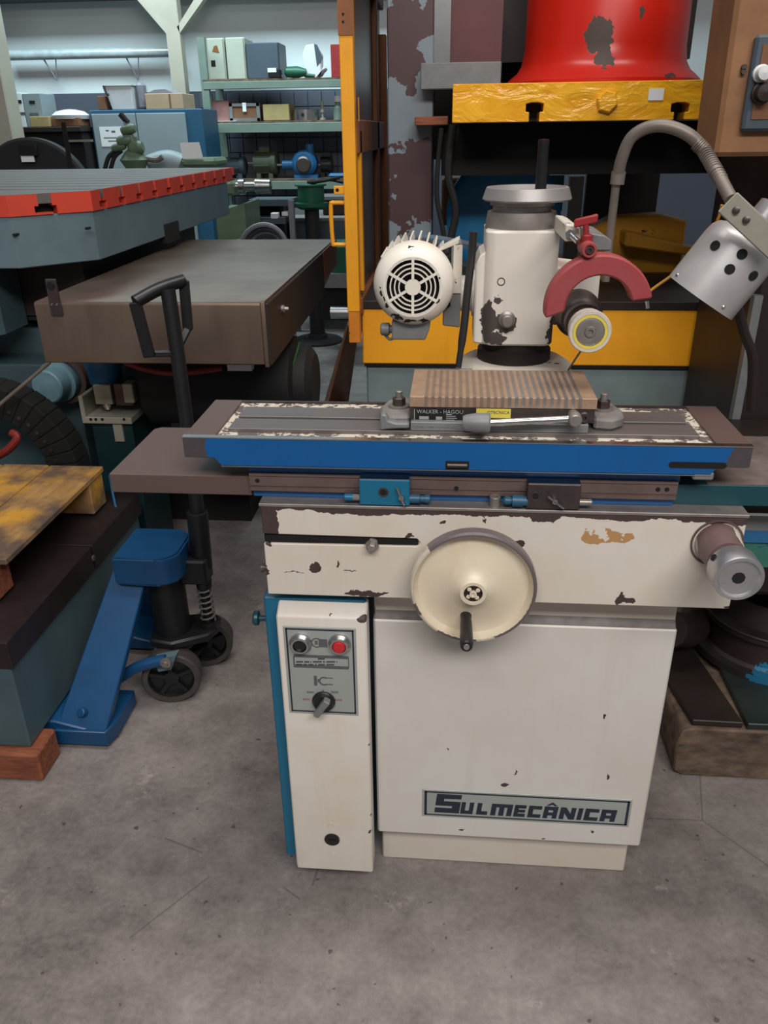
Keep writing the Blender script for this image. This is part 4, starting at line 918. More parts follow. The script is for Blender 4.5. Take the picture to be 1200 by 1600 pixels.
for dx in (-.007, .008): MB().lathe((c.x+dx, 2.290, c.z-.042), (0, -1, 0), [(0, .004), (.003, .003), (.003, 0)], 10).build('rivet', M['bright'], br)
c = at(430, 493, X=-.533); MB().lathe((-.533, c.y+.1, c.z), (1, 0, 0), [(0, .012), (.008, .012), (.010, .007), (.022, .006), (.022, 0)], 14).build('side_bolt', M['steel'], CV)

# drum motor and tank below the cover
DM = thing('drum_motor', 'black drum motor with white data label below the stainless cover', 'motor', (-.7, 2.9, .5))
MB().lathe((-1.1, 2.75, .74), (1, 0, 0), [(0, .12), (.03, .16), (.55, .16), (.56, .13), (.60, .13), (.62, .10), (.62, 0)], 36).build('motor_drum', M['rubber'], DM)
MB().box(-1.0, -.62, 2.66, 2.85, .43, .62).build('motor_foot', M['void'], DM)
p = at(356, 579, Y=2.585); q_ = at(393, 570, Y=2.585); MB().box(p.x, q_.x, 2.582, 2.62, p.z, q_.z).build('data_label', M['paper'], DM)
MB().tube([at(468, 535, Y=2.7), at(456, 575, Y=2.65), at(436, 612, Y=2.6), at(428, 640, Y=2.6)], .004, 6).build('green_wire', mat('green_wire', (40, 78, 40), .5), label='thin green wire hanging from the black drum motor', cat='wire')
MB().tube([at(196, 566, Y=2.45), at(225, 576, Y=2.42), at(265, 583, Y=2.4), at(310, 580, Y=2.42), at(345, 575, Y=2.46)], .010, 10).build('red_hose', M['hose_red'], label='red hose looping below the stainless way cover', cat='hose')

# hydraulic power unit
HU = thing('hydraulic_unit', 'hydraulic power unit with blue motor and zinc valve blocks', 'hydraulic unit', (-1.15, 2.7, .4))
Yh = 2.62
c = at(163, 590, Y=Yh+.06)
MB().lathe((c.x, Yh+.07, c.z-.02), (0, 0, 1), [(0, .055), (.05, .06), (.06, .066), (.12, .066), (.125, .05), (.125, 0)], 30).build('blue_motor', M['pump_blue'], HU)
MB().pbox(147, 602, 174, 632, Yh, .08).build('valve_block', M['valve'], HU, bev=.002)
MB().pbox(179, 600, 206, 634, Yh, .09).build('valve_block', M['steel_dark'], HU, bev=.002)
MB().pbox(192, 600, 208, 630, Yh-.02, .05).build('solenoid', M['valve'], HU, bev=.003)
c = at(163, 638, Y=Yh); MB().lathe((c.x, Yh+.03, c.z-.012), (0, 0, 1), [(0, .012), (.008, .012), (.01, .018), (.03, .018)], 12).build('fitting', M['bright'], HU)
p0, p1 = at(133, 656, Y=Yh-.04), at(205, 656, Y=Yh-.04)
MB().box(p0.x, p1.x, Yh-.04, Yh+.22, p0.z-.014, p0.z+.010).build('tray', M['valve'], HU, bev=.002)
MB().box(p0.x-.012, p0.x+.004, Yh-.04, Yh+.22, p0.z-.014, p0.z+.085).build('tray_side', M['valve'], HU, bev=.002)
MB().box(p0.x+.01, p1.x-.01, Yh-.02, Yh+.24, .0, p0.z-.014).build('oil_tank', mat('dark_tank', (18, 46, 50), .45), HU, bev=.004)
MB().pbox(178, 662, 192, 690, Yh-.03, .01).build('tank_gauge', M['valve'], HU)
for px in (142, 150, 160, 194): c = at(px, 655, Y=Yh-.04); MB().lathe((c.x, Yh-.04, c.z), (0, -1, 0), [(0, .005), (.003, .005), (.003, 0)], 10).build('tray_bolt', M['black'], HU)

# drag chain, teal block and cylinder at the far left
TB = thing('feed_gearbox', 'teal grey gearbox block with round end cap behind the drag chain', 'gearbox', (-1.6, 2.9, 0))
MB().box(-2.6, at(128, 650, Y=2.75).x, 2.75, 2.91, .0, at(60, 570, Y=2.75).z).build('gearbox_body', M['machine_teal'], TB, bev=.006)
c = at(78, 606, Y=2.62); MB().lathe((c.x, 2.76, c.z), (-.12, -1, 0), [(0, .075), (.07, .075), (.075, .062), (.13, .06), (.135, .055), (.135, 0)], 32).build('end_cap', mat('pale_blue_cap', (120, 158, 170), .45), TB)
MB().lathe((c.x+.02, 2.75, c.z+.005), (-.12, -1, 0), [(0, .07), (.0, .088), (.05, .088), (.05, .07)], 32, closed=True).build('cap_ring', M['brown'], TB)
DC = thing('drag_chain', 'black curved cable drag chain in front of the gearbox', 'cable chain', (-1.6, 2.55, .4))
cc = at(-10, 735, Y=2.5); n_l = 13
for i in range(n_l):
    a = R(104-8.4*i); r1, r2 = .215, .325
    da = R(4.12)
    q = [(cc.x+r_*math.cos(t_), cc.z+r_*math.sin(t_)) for t_, r_ in ((a-da, r1), (a-da, r2), (a+da, r2), (a+da, r1))]
    lk = MB().prism(q, 'y', 2.48, 2.58).build('chain_link', M['void'], DC, bev=.004)
    am = R(104-8.4*i); rr_ = .255
    MB().cyl((cc.x+rr_*math.cos(am), 2.482, cc.z+rr_*math.sin(am)), (cc.x+rr_*math.cos(am), 2.475, cc.z+rr_*math.sin(am)), .007, n=10).build('link_pin', M['steel_dark'], lk)
MB().tube([at(-10, 640, Y=2.42), at(78, 566, Y=2.46)], .006, 8).build('steel_rod', M['conduit'], label='thin steel rod leaning across the drag chain', cat='rod')
MB().tube([at(-15, 718, Y=2.46), at(12, 703, Y=2.46), at(27, 684, Y=2.47), at(18, 676, Y=2.48)], .014, 10).build('red_hose', M['hose_red'], label='short red hose end at the left edge below the drag chain', cat='hose')

# ================================================================== PRESS behind the grinder
PR = thing('hydraulic_press', 'large hydraulic press with red ram housing and yellow platens', 'press', (.4, 3.5, 0))
Yp = 3.0
x0, x1 = at(566, 530, Y=Yp).x, at(1164, 530, Y=Yp).x
zb0, zb1 = at(860, 571, Y=Yp).z, at(860, 484, Y=Yp).z
MB().box(x0, x1, Yp, Yp+1.25, zb0, zb1).build('bed_platen', M['yellow'], PR, bev=.004)
MB().box(x0, x1+.01, Yp-.004, Yp+1.25, zb1, zb1+.030).build('bed_plate', M['post_dark'], PR, bev=.002)
MB().box(x0+.012, x1-.02, Yp+.014, Yp+1.2, .0, zb0-.012).build('press_base', M['press_grey'], PR, bev=.006)
MB().box(x0+.006, x1-.01, Yp+.004, Yp+1.2, zb0-.012, zb0).build('base_gap', M['void'], PR)
# upper platen with T-slots cut in its lower edge
ux0, ux1 = at(707, 160, Y=Yp).x, at(1124, 160, Y=Yp).x+.06
uz0, uz1 = at(900, 189.5, Y=Yp).z, at(900, 128, Y=Yp).z
poly = [(ux0, uz1), (ux0, uz0)]
for px in (835, 1062):
    c = at(px, 175, Y=Yp).x
    h = at(px, 175, Y=Yp).z; hh = at(px, 160, Y=Yp).z
    poly += [(c-.017, uz0), (c-.017, h), (c-.029, h), (c-.029, hh-.004), (c-.012, hh), (c+.012, hh), (c+.029, hh-.004), (c+.029, h), (c+.017, h), (c+.017, uz0)]
poly += [(ux1, uz0), (ux1, uz1)]
t = NT('wrinkled_yellow_enamel'); nz = t.noise(7, 4, .55, (1, 1, 2.2)); nz.inputs['Distortion'].default_value = 1.6
t.l(t.ramp(nz.outputs[0], .3, .7, lin((226, 156, 26)), lin((242, 182, 48))), t.b.inputs['Base Color']); t.b.inputs['Roughness'].default_value = .2
t.bump(nz.outputs[0], .5, .016); M['platen'] = t.m
MB().prism(poly, 'y', Yp, Yp+.10).build('ram_platen', M['platen'], PR, bev=.002)
MB().box(ux0+.02, ux1, Yp+.10, Yp+1.1, uz0+.002, uz1-.002).build('ram_plate_core', M['dark_maroon'], PR)
c = at(948, 159, Y=Yp); MB().lathe((c.x, Yp, c.z), (0, -1, 0), [(0, .036), (.014, .036), (.020, .030), (.020, 0)], 6).build('platen_bolt', M['platen'], PR)
p, q_ = at(1012, 157, Y=Yp), at(1038, 138, Y=Yp); MB().box(p.x, q_.x, Yp-.003, Yp, p.z, q_.z).build('paper_sticker', M['paper'], PR)
# red bell-shaped ram housing
rc_ = at(945, 60, Y=Yp+.36); M['bell'] = paint('ram_red', (196, 34, 18), (74, 58, 52), .3, dirt=.06, dirtcol=(150, 22, 14), wob=.02, fine=20,
    spots=[(at(942, 52, Y=3.02).x, 3.03, at(942, 52, Y=3.02).z, .045, .2, .05), (at(947, 82, Y=3.02).x, 3.03, at(947, 82, Y=3.02).z, .028, .2, .04), (at(1010, 15, Y=3.02).x, 3.06, at(1010, 15, Y=3.02).z, .01, .1, .02), (at(1052, 115, Y=3.02).x, 3.10, at(1052, 115, Y=3.02).z, .02, .2, .012)])
MB().lathe((rc_.x, Yp+.36, uz1), (0, 0, 1), [(0, .345), (.012, .345), (.03, .325), (.045, .305), (.07, .290), (.12, .282), (.9, .278), (.9, 0)], 64).build('ram_housing', M['bell'], PR)
MB().box(ux0-.02, ux1-.02, Yp+.62, Yp+.9, uz1+.1, 2.75).build('press_crown', M['dark_maroon'], PR)
# ram block below the platen, black for the shadow there, dark sheets added behind
zr = at(850, 273, Y=Yp+.25).z
MB().box(at(690, 230, Y=Yp+.25).x, at(1130, 230, Y=Yp+.25).x, Yp+.25, Yp+.55, zr, uz0-.001).build('ram_block', M['void'], PR)
# left column with flaking paint, bright strip and maroon panel
t = NT('flaking_grey_maroon')
nz = t.noise(3.2, 6, .55)
cw = t.mix(t.math('GREATER_THAN', nz.outputs[0], .56), lin((74, 50, 52)), lin((120, 132, 140)))
t.l(cw, t.b.inputs['Base Color']); t.b.inputs['Roughness'].default_value = .45; M['flake'] = t.m
lx0, lx1 = at(606, 200, Y=Yp+.3).x, at(676, 200, Y=Yp+.3).x
MB().box(lx0, lx1, Yp+.3, Yp+.55, zb1+.03, 2.6).build('press_column', M['flake'], PR, bev=.004)
MB().pbox(675, -20, 704, 120, Yp+.32, .05).build('bright_strip', M['bright'], PR)
MB().pbox(704, -20, 785, 112, Yp+.34, .1).build('maroon_panel', M['maroon'], PR)
MB().pbox(657, 97, 783, 139, Yp+.22, .05).build('grey_bracket', M['grey_paint'], PR, bev=.003)
MB().pbox(648, 182, 700, 196, Yp+.2, .1).build('rusty_bar', M['wood_red'], PR, bev=.003)
MB().box(lx1-.05, x1-.1, Yp+1.2, Yp+1.24, 1.42, 2.7).build('shade_backdrop', M['dark_maroon'], PR)  # added dark sheet standing in for the dim press interior
MB().box(at(915, 300, Y=Yp+1.2).x, x1-.1, Yp+1.2, Yp+1.24, .98, 1.42).build('low_shade_backdrop', M['dark_maroon'], PR)  # lower dark sheet, added to darken the view past the press
# objects seen on the press bed
d_ = at(782, 420, Y=3.62)
BW = thing('blue_flywheel', 'big blue disc standing on the press bed behind the grinder head', 'wheel', (d_.x, 3.65, zb1+.03))
MB().lathe((d_.x, 3.60, zb1+.03+.24), (0, 1, 0), [(0, .03), (0, .20), (.004, .225), (.012, .24), (.07, .24), (.075, .2), (.075, .03)], 64, closed=True).build('disc', mat('disc_blue', (34, 128, 178), .4), BW)
MB().lathe((d_.x, 3.59, zb1+.03+.24), (0, 1, 0), [(0, 0), (0, .05), (.09, .05), (.09, 0)], 28).build('hub', M['steel_dark'], BW)
MB().pbox(775, 274, 880, 330, 4.3, .2).build('blue_box', M['cab_blue'], label='bright blue box far behind the ring of the grinder head', cat='box')
MB().pbox(884, 276, 906, 445, 4.1, .05).build('beige_post', M['pillar'], label='pale beige upright post behind the red wheel guard', cat='post')
MB().pbox(690, 278, 770, 352, 4.2, .2).build('brown_crate', M['box_brown'], label='brown crate in the shade behind the press column', cat='crate', bev=.01)
YC = thing('yellow_casting', 'worn yellow casting lying on the press bed behind the lamp', 'casting', (at(1000, 420, Y=3.5).x, 3.55, zb1+.03))
zz = lambda y: at(1000, y, Y=3.5).z
xx = lambda x: at(x, 390, Y=3.5).x
M['old_yellow'] = paint('grimy_yellow', (186, 130, 26), (70, 44, 24), .5, amt=.1, scale=12, dirt=.2)
zf = zb1+.03
MB().prism([(xx(915), zf), (xx(1082), zf), (xx(1080), zz(350)), (xx(1035), zz(340)), (xx(960), zz(345)), (xx(918), zz(370))], 'y', 3.62, 3.75).build('casting_block', M['old_yellow'], YC, bev=.008)
MB().prism([(xx(975), zz(385)), (xx(1095), zz(402)), (xx(1095), zz(390)), (xx(975), zz(362))], 'y', 3.50, 3.62).build('casting_arm', M['old_yellow'], YC, bev=.006)
MB().cyl((xx(935), 3.50, zf), (xx(935), 3.50, zf+.09), .05, n=24).build('casting_boss', M['old_yellow'], YC, bev=.004)
for k, (pxs) in enumerate([((708, 195), (700, 270), (712, 330), (700, 400), (706, 470)), ((690, 200), (682, 300), (694, 380), (684, 470))]):
    MB().tube([at(x, y, Y=3.18+.03*k) for x, y in pxs], .014 if k == 0 else .009, 8).build('black_cable', M['rubber'], label='thick black cable hanging beside the flaking press column' if k == 0 else 'thinner black cable nearest the flaking press column', cat='cable')

# ================================================================== SAFETY GATE
GT = thing('safety_gate', 'open yellow safety gate with brown panels hinged on the press', 'gate', (-.35, 3.5, .83))
Yg = 2.93
gx0, gx1 = at(536, 250, Y=Yg).x-.001, at(556, 250, Y=Yg).x
gz0_ = at(553, 487, Y=Yg).z; gzb = at(553, 536, Y=Yg).z
MB().box(gx0, gx1, Yg, Yg+.05, gz0_, 2.3).build('front_post', M['yellow'], GT, bev=.002)
MB().box(gx0+.002, gx1-.001, Yg+.002, Yg+.048, gzb, gz0_).build('rusty_foot', M['rust'], GT, bev=.002)
z_ = at(545, 55, Y=Yg).z; MB().box(gx0-.002, gx1+.001, Yg-.003, Yg, z_, 2.3).build('post_top_plate', M['gate_amber'], GT)
for py in (22, 34): c = at(536, py, Y=Yg-.003); MB().lathe((c.x, Yg-.003, c.z), (0, -1, 0), [(0, .004), (.001, .004), (.001, 0)], 10).build('bolt_hole', M['void'], GT)
MB().box(at(532, 183, Y=Yg).x+.06, gx1+.014, Yg-.004, Yg+.02, at(550, 190, Y=Yg).z, at(550, 152, Y=Yg).z).build('hinge', M['yellow'], GT, bev=.002)
bk = MB().box(at(521, 298, Y=Yg).x, gx0+.003, Yg+.006, Yg+.022, at(530, 304, Y=Yg).z, at(530, 291, Y=Yg).z).build('latch_eye', M['yellow'], GT, bev=.002)
c = at(527, 297, Y=Yg+.006); MB().lathe((c.x, Yg+.006, c.z), (0, -1, 0), [(0, .006), (.0008, .006), (.0008, 0)], 12).build('eye_hole', M['void'], bk)
MB().tube([at(541, 317, Y=Yg+.02), at(522, 317, Y=Yg+.02), at(517, 322, Y=Yg+.02), at(520, 378, Y=Yg+.02), at(525, 382, Y=Yg+.02), at(543, 382, Y=Yg+.02)], .0075, 10, sub=3).build('handle', M['yellow'], GT)
gxm = (gx0+gx1)/2
bx_ = at(596, 250, Y=4.1).x
MB().box(bx_-.03, bx_+.03, 4.06, 4.12, .75, at(596, 55, Y=4.1).z).build('rear_post', M['gate_amber'], GT, bev=.003)
for z0, z1 in ((2.02, 2.3), (at(552, 190, Y=Yg).z-.10, at(552, 160, Y=Yg).z-.05), (gz0_-.02, gz0_+.04)):
    MB().box(gxm-.01, gxm+.03, Yg+.05, 4.06, z0, z1).build('rail', M['gate_amber'], GT, bev=.003)
for y0, y1 in ((2.98, 3.70), (3.76, 4.06)):
    MB().box(gxm+.006, gxm+.012, y0, y1, gz0_+.03, 2.05).build('panel', M['gate_panel'], GT)
for y0 in (3.70,): MB().box(gxm-.004, gxm+.03, y0, y0+.07, gz0_+.03, 2.05).build('mullion', M['gate_amber'], GT, bev=.003)
MB().box(gxm+.012, gxm+.03, 3.02, 3.06, gz0_+.06, at(552, 205, Y=Yg).z).build('latch_bar', M['yellow'], GT)
# boards leaning below the gate
a, b_ = at(515, 622, Z=0.0), at(545, 622, Z=0)
LB = MB().hexa([(a.x-.02, 4.75, 0), (a.x+.09, 4.85, 0), (a.x+.14, 4.75, 0), (a.x+.02, 4.6, 0), (at(540, 530, Y=4.2).x, 4.3, .62), (at(557, 530, Y=4.2).x, 4.3, .62), (at(562, 530, Y=4.2).x, 4.2, .62), (at(545, 530, Y=4.2).x, 4.2, .62)])
LB.build('leaning_board', M['gate_amber'], bev=.003, label='brown board leaning on the floor under the yellow gate', cat='board')

# ================================================================== right edge: dark column, wrapped console
CL = thing('machine_column', 'dark brown machine column at the right edge of the picture', 'column', (1.3, 2.6, 0))
x0 = at(1168, 560, Y=2.4).x
MB().box(x0, x0+.9, 2.42, 2.97, 0, 2.5).build('column_body', M['post_dark'], CL, bev=.01)
MB().box(x0-.012, x0+.012, 2.40, 2.43, .2, at(1180, 490, Y=2.4).z+.05).build('edge_strip', M['grey_paint'], CL)
MB().box(.66, 1.6, 1.78, 2.42, .48, .74).build('added_shade_block', M['post_dark'], CL, bev=.02)  # dark block added above the rusty casting to shade it
CN = thing('control_console', 'brown paper wrapped control console hanging at upper right', 'console', (.8, 2.3, 1.5))
p, q_ = at(1113, 245, Y=2.2), at(1200, 0, Y=2.2)
MB().hexa([(p.x+.005, 2.2, p.z), (p.x+.5, 2.2, p.z), (p.x+.5, 2.4, p.z), (p.x+.005, 2.4, p.z), (p.x-.005, 2.2, 2.2), (p.x+.5, 2.2, 2.2), (p.x+.5, 2.4, 2.2), (p.x-.005, 2.4, 2.2)]).build('console_body', M['cardboard'], CN, bev=.01)
p, q_ = at(1162, 205, Y=2.19), at(1178, 55, Y=2.19)
fx = at(1168, 130, Y=2.19).x
fo = MB().box(fx, fx+.4, 2.175, 2.2, p.z, q_.z).build('panel_frame', M['slate'], CN, bev=.006)
MB().box(fx+.016, fx+.38, 2.172, 2.18, p.z+.025, q_.z-.02).build('panel_plate', M['box_brown'], fo)
for px, py, mt, r_ in ((1189, 115, 'white_pl', .016), (1190, 145, 'post_dark', .02)):
    c = at(px, py, Y=2.17); MB().lathe((c.x, 2.172, c.z), (0, -1, 0), [(0, r_*1.2), (.008, r_*1.2), (.010, r_), (.03, r_*.9), (.032, 0)], 20).build('knob', M[mt], fo)
for px, py in ((1168, 105), (1167, 112)): c = at(px, py, Y=2.2); MB().lathe((c.x-.01, 2.2, c.z), (0, -1, 0), [(0, .006), (.012, .006), (.012, 0)], 10).build('latch', M['steel_dark'], CN)

# rusty casting with blue flange on plates and a wooden block (lower right)
WBk = MB().prism([(.612, .015), (.635, 0), (1.5, 0), (1.5, .155), (.64, .158), (.618, .15), (.606, .10)], 'y', 1.66, 2.05).build('timber_block', M['wood_old'], bev=.004, label='old grimy timber block on the floor right of the grinder', cat='wood block', seg=1)
M['green_steel'] = mat('green_grey_steel', (50, 60, 58), .4, .4, .15, 10, .1)
sp1 = MB().box(.775, 1.5, 1.665, 2.3, .16, .178).build('steel_plate', M['green_steel'], bev=.002, label='greenish steel plate lying on the old timber block', cat='plate')
sp2 = MB().prism([(.64, 1.67), (.765, 1.668), (.68, 2.3), (.56, 2.3)], 'z', .16, .178).build('steel_plate', M['post_dark'], bev=.002, label='dark tapered steel plate on the left of the timber block', cat='plate')
RC = thing('rusty_casting', 'round rusty iron casting with light blue flange on steel plate', 'casting', (.90, 1.99, .178))
M['rust_flange'] = paint('flange_remains', (44, 40, 40), (30, 110, 146), .5, dirt=.2, spots=[(.90, 1.82, .19, .09, .06, .02)], wob=.01)
M['rust_iron'] = paint('black_rusty_iron', (50, 38, 34), (30, 120, 160), .5, dirt=.2, spots=[(.84, 1.83, .25, .02, .05, .02), (.90, 1.83, .21, .06, .06, .012)], wob=.012)
MB().lathe((.93, 2.02, .178), (0, 0, 1), [(0, .20), (.022, .20), (.022, .19)], 48).build('flange', M['rust_flange'], RC)
MB().lathe((.93, 2.02, .178), (0, 0, 1), [(.022, .175), (.03, .165), (.10, .16), (.105, .175), (.12, .175), (.125, .14), (.19, .12), (.2, .0)], 48).build('casting_body', M['rust_iron'], RC)
MB().lathe((.93, 2.02, .178), (0, 0, 1), [(.118, .176), (.122, .178), (.126, .176)], 48).build('bright_lip', M['steel_dark'], RC)
a = at(1052, 1040, Y=1.95)
MB().tube([(.62, 1.9, .30), (.70, 1.98, .25), (.76, 2.1, .22)], .05, 12).build('casting_arm', M['rust_iron'], RC)

# ================================================================== BACK OF THE HALL: shelving
Ys = 8.2
SH = thing('steel_shelving', 'grey green steel shelving unit against the back wall', 'shelving', (at(430, 300, Y=Ys).x, Ys+.25, 0))
sl_, sr_ = at(316, 150, Y=Ys).x, at(560, 150, Y=Ys).x
for X0 in (sl_, sr_-.07):
    for dy in (0, .48): MB().box(X0, X0+.07, Ys+dy-.005, Ys+dy+.05, 0, 2.33).build('upright', M['grey_green'], SH)
tops = {}
for k, (ya, yb) in enumerate(((126, 138), (192, 207), (283, 296))):
    z1, z0 = at(430, ya, Y=Ys).z, at(430, yb, Y=Ys).z
    MB().box(sl_+.02, sr_-.02, Ys-.012, Ys+.03, z0, z1).build('shelf_beam', M['grey_green'], SH, bev=.004)
    MB().box(sl_+.02, sr_-.02, Ys-.008, Ys+.55, z1, z1+.018).build('shelf_board', M['wood_old'], SH)
    tops[k] = z1+.019
MB().box(sl_+.02, sr_-.02, Ys, Ys+.55, .30, .36).build('shelf_board', M['grey_green'], SH)
def sbox(x0, y0, x1, k, d, mt, name, label, cat, dy=.06, bev=.005):
    Y = Ys+dy; xm = (x0+x1)/2
    return MB().box(at(x0, y0, Y=Y).x, at(x1, y0, Y=Y).x, Y, Y+d, tops[k], at(xm, y0, Y=Y).z).build(name, M[mt], None, bev, label, cat)
def on_shelf(name, label, cat, x, k, dy=.2): Y = Ys+dy; return thing(name, label, cat, (at(x, 200, Y=Y).x, Y, tops[k])), at(x, 200, Y=Y).x, Y, tops[k]
def cabinet_box(x0, x1, y0, k, mt, label, extra=None):
    Y = Ys+.13; X0, X1 = at(x0, 90, Y=Y).x, at(x1, 90, Y=Y).x; z1 = at((x0+x1)/2, y0, Y=Y).z
    t = thing('switch_cabinet', label, 'cabinet', ((X0+X1)/2, Y+.15, tops[k]))
    MB().box(X0, X1, Y+.02, Y+.36, tops[k], z1).build('body', M[mt], t, bev=.006)
    MB().box(X0+.008, X1-.008, Y, Y+.02, tops[k]+.006, z1-.006).build('door', M[mt], t, bev=.004)
    if extra: extra(t, X0, X1, Y, z1)
    return t
def stick(t, X0, X1, Y, z1):
    c = ((X0+X1)/2, z1-.09)
    MB().prism([(c[0]-.03, c[1]-.02), (c[0]+.035, c[1]-.03), (c[0]+.02, c[1]+.03), (c[0]-.01, c[1]+.025)], 'y', Y-.003, Y).build('orange_mark', M['gate_amber'], t)
    MB().box(c[0]-.05, c[0]-.01, Y-.003, Y, c[1]-.14, c[1]-.09).build('nameplate', M['black'], t)
cabinet_box(324, 351, 59, 0, 'cab_box', 'narrow pale metal cabinet with orange mark on the top shelf', stick)
cabinet_box(353, 383, 58, 0, 'cab_box', 'plain pale metal cabinet second from left on the top shelf')
cabinet_box(384, 436, 66, 0, 'slate', 'dark slate metal cabinet on the top shelf')
t, X, Y, z = on_shelf('black_gadget', 'small black device with white sticker before the slate cabinet', 'device', 434, 0, .02)
MB().box(X-.06, X+.06, Y, Y+.1, z, z+.08).build('case', M['black'], t, bev=.012); MB().box(X-.06, X+.02, Y-.003, Y, z+.05, z+.085).build('sticker', M['paper'], t)
t, X, Y, z = on_shelf('green_scoop', 'dark green scoop lying on the top shelf', 'scoop', 466, 0, .14)
MB().lathe((X-.10, Y, z+.056), (1, 0, -.02), [(0, .02), (.02, .045), (.12, .05), (.2, .03), (.21, 0)], 20).build('bowl', M['green_dark'], t); MB().cyl((X+.08, Y, z+.03), (X+.18, Y, z+.02), .016, n=12).build('handle', M['green_dark'], t)
t, X, Y, z = on_shelf('white_cover', 'white folded plastic cover on the top shelf', 'cover', 493, 0, .15)
MB().prism([(X-.08, z), (X+.03, z), (X+.12, z+.08), (X+.10, z+.1), (X+.075, z+.06), (X+.08, z+.2), (X+.02, z+.28), (X-.06, z+.27), (X-.09, z+.2)], 'y', Y, Y+.16).build('shell', M['white_pl'], t, bev=.01)
MB().prism([(X+.04, z+.1), (X+.10, z+.16), (X+.05, z+.27), (X+.02, z+.28)], 'y', Y-.004, Y).build('dark_inside', M['slate'], t)
sbox(516, 69, 536, 0, .2, 'red', 'red_case', 'tall red case at the right end of the top shelf', 'case')
# middle shelf
sbox(326, 157, 357, 1, .25, 'pink', 'pink_box', 'dusty pink cardboard box at the left of the middle shelf', 'box')
t, X, Y, z = on_shelf('wire_basket', 'grey crate with brown lining and white tag on the middle shelf', 'crate', 384, 1, .05)
w_ = .135; MB().box(X-w_, X+w_, Y+.01, Y+.3, z, z+.14).build('lining', M['box_brown'], t)
for a0, a1, c0, c1 in ((-w_-.01, w_+.01, 0, .025), (-w_-.01, w_+.01, .125, .15), (-w_-.012, -w_+.02, 0, .15), (w_-.02, w_+.012, 0, .15)): MB().box(X+a0, X+a1, Y, Y+.012, z+c0, z+c1).build('frame_bar', M['grey_paint'], t)
MB().box(X-.015, X+.02, Y-.004, Y, z+.08, z+.155).build('tag', M['paper'], t)
sbox(410, 163, 451, 1, .3, 'box_kraft', 'kraft_box', 'closed kraft cardboard box on the middle shelf', 'box')
t, X, Y, z = on_shelf('metal_ring', 'shiny metal ring standing right of the kraft box', 'ring', 479, 1, .15)
MB().lathe((X, Y, z), (0, 0, 1), [(0, .08), (0, .125), (.09, .125), (.09, .08)], 32, closed=True).build('ring', M['bright'], t); MB().cyl((X-.01, Y-.124, z+.045), (X-.01, Y-.13, z+.045), .016, n=12).build('hole', M['void'], t)
t, X, Y, z = on_shelf('brass_fitting', 'small brass fitting standing on the middle shelf', 'fitting', 505, 1, .12)
MB().lathe((X, Y, z), (0, 0, 1), [(0, .03), (.015, .03), (.02, .012), (.06, .01), (.065, .022), (.09, .022), (.095, .012), (.16, .014), (.16, 0)], 14).build('stem', M['valve'], t)
t, X, Y, z = on_shelf('spray_bottle', 'green bottle with white cap behind the yellow post', 'bottle', 529, 1, .12)
MB().lathe((X, Y, z), (0, 0, 1), [(0, .045), (.1, .045), (.13, .025), (.15, .022)], 18).build('bottle', M['grey_green'], t); MB().lathe((X, Y, z+.15), (0, 0, 1), [(0, .035), (.05, .035), (.05, 0)], 16).build('cap', M['white_pl'], t)
MB().box(at(333, 190, Y=Ys-.01).x, at(368, 190, Y=Ys-.01).x, Ys-.006, Ys+.1, tops[1], tops[1]+.004).build('paper_strip', M['paper'], label='thin white paper strip at the left of the middle shelf', cat='paper')
# lower shelf: motors and pumps
def emotor(x, k, mt, r, L, label, dy=.2, name='electric_motor'):
    t, X, Y, z = on_shelf(name, label, 'motor', x, k, dy)
    zc = z+r+.02
    MB().lathe((X-L/2, Y, zc), (1, 0, 0), [(0, r*.5), (.01, r*.9), (L*.75, r*.9), (L*.76, r), (L*.95, r), (L, r*.8), (L, 0)], 24).build('housing', M[mt], t)
    for i in range(8): a = R(45*i+10); c = Vector((X, Y+r*.9*math.cos(a), zc+r*.9*math.sin(a))); MB().box(c.x-L*.4, c.x+L*.2, c.y-.006, c.y+.006, c.z-.006, c.z+.006).build('fin', M[mt], t)
    MB().cyl((X-L/2-.06, Y, zc), (X-L/2+.01, Y, zc), .02, n=12).build('shaft', M['steel'], t)
    for dx in (-.25, .25): MB().box(X+dx*L-.02, X+dx*L+.02, Y-r*.9, Y+r*.9, z, z+.045).build('foot', M[mt], t)
    MB().box(X-.05, X+.05, Y-.05, Y+.05, zc+r*.85, zc+r*1.25).build('terminal_box', M[mt], t)
emotor(364, 2, 'slate', .09, .20, 'dark grey electric motor at the left of the lower shelf')
emotor(412, 2, 'olive', .115, .24, 'olive green electric motor on the lower shelf')
t, X, Y, z = on_shelf('blue_pump', 'bright blue pump on the lower shelf', 'pump', 474, 2, .15)
MB().lathe((X, Y-.08, z+.13), (0, 1, 0), [(0, .06), (0, .09), (.03, .12), (.16, .12), (.2, .08), (.2, 0)], 28).build('volute', M['pump_blue'], t)
MB().lathe((X, Y-.082, z+.12), (0, -1, 0), [(0, .075), (.02, .075), (.03, .06), (.03, 0)], 24).build('end_cover', M['steel_dark'], t)
MB().cyl((X-.22, Y, z+.12), (X, Y, z+.12), .045, n=18).build('inlet', M['pump_blue'], t); MB().cyl((X-.30, Y, z+.12), (X-.2, Y, z+.12), .014, n=10).build('shaft', M['bright'], t)
MB().box(X-.1, X+.13, Y-.08, Y+.1, z, z+.03).build('foot', M['pump_blue'], t); MB().cyl((X+.05, Y, z+.2), (X+.05, Y, z+.30), .04, n=16).build('outlet', M['pump_blue'], t)
emotor(508, 2, 'black', .09, .12, 'black electric motor next to the bright blue pump', .25)
sbox(512, 271, 540, 2, .2, 'pump_blue', 'blue_casting', 'low blue casting at the right end of the lower shelf', 'casting', .05, .02)

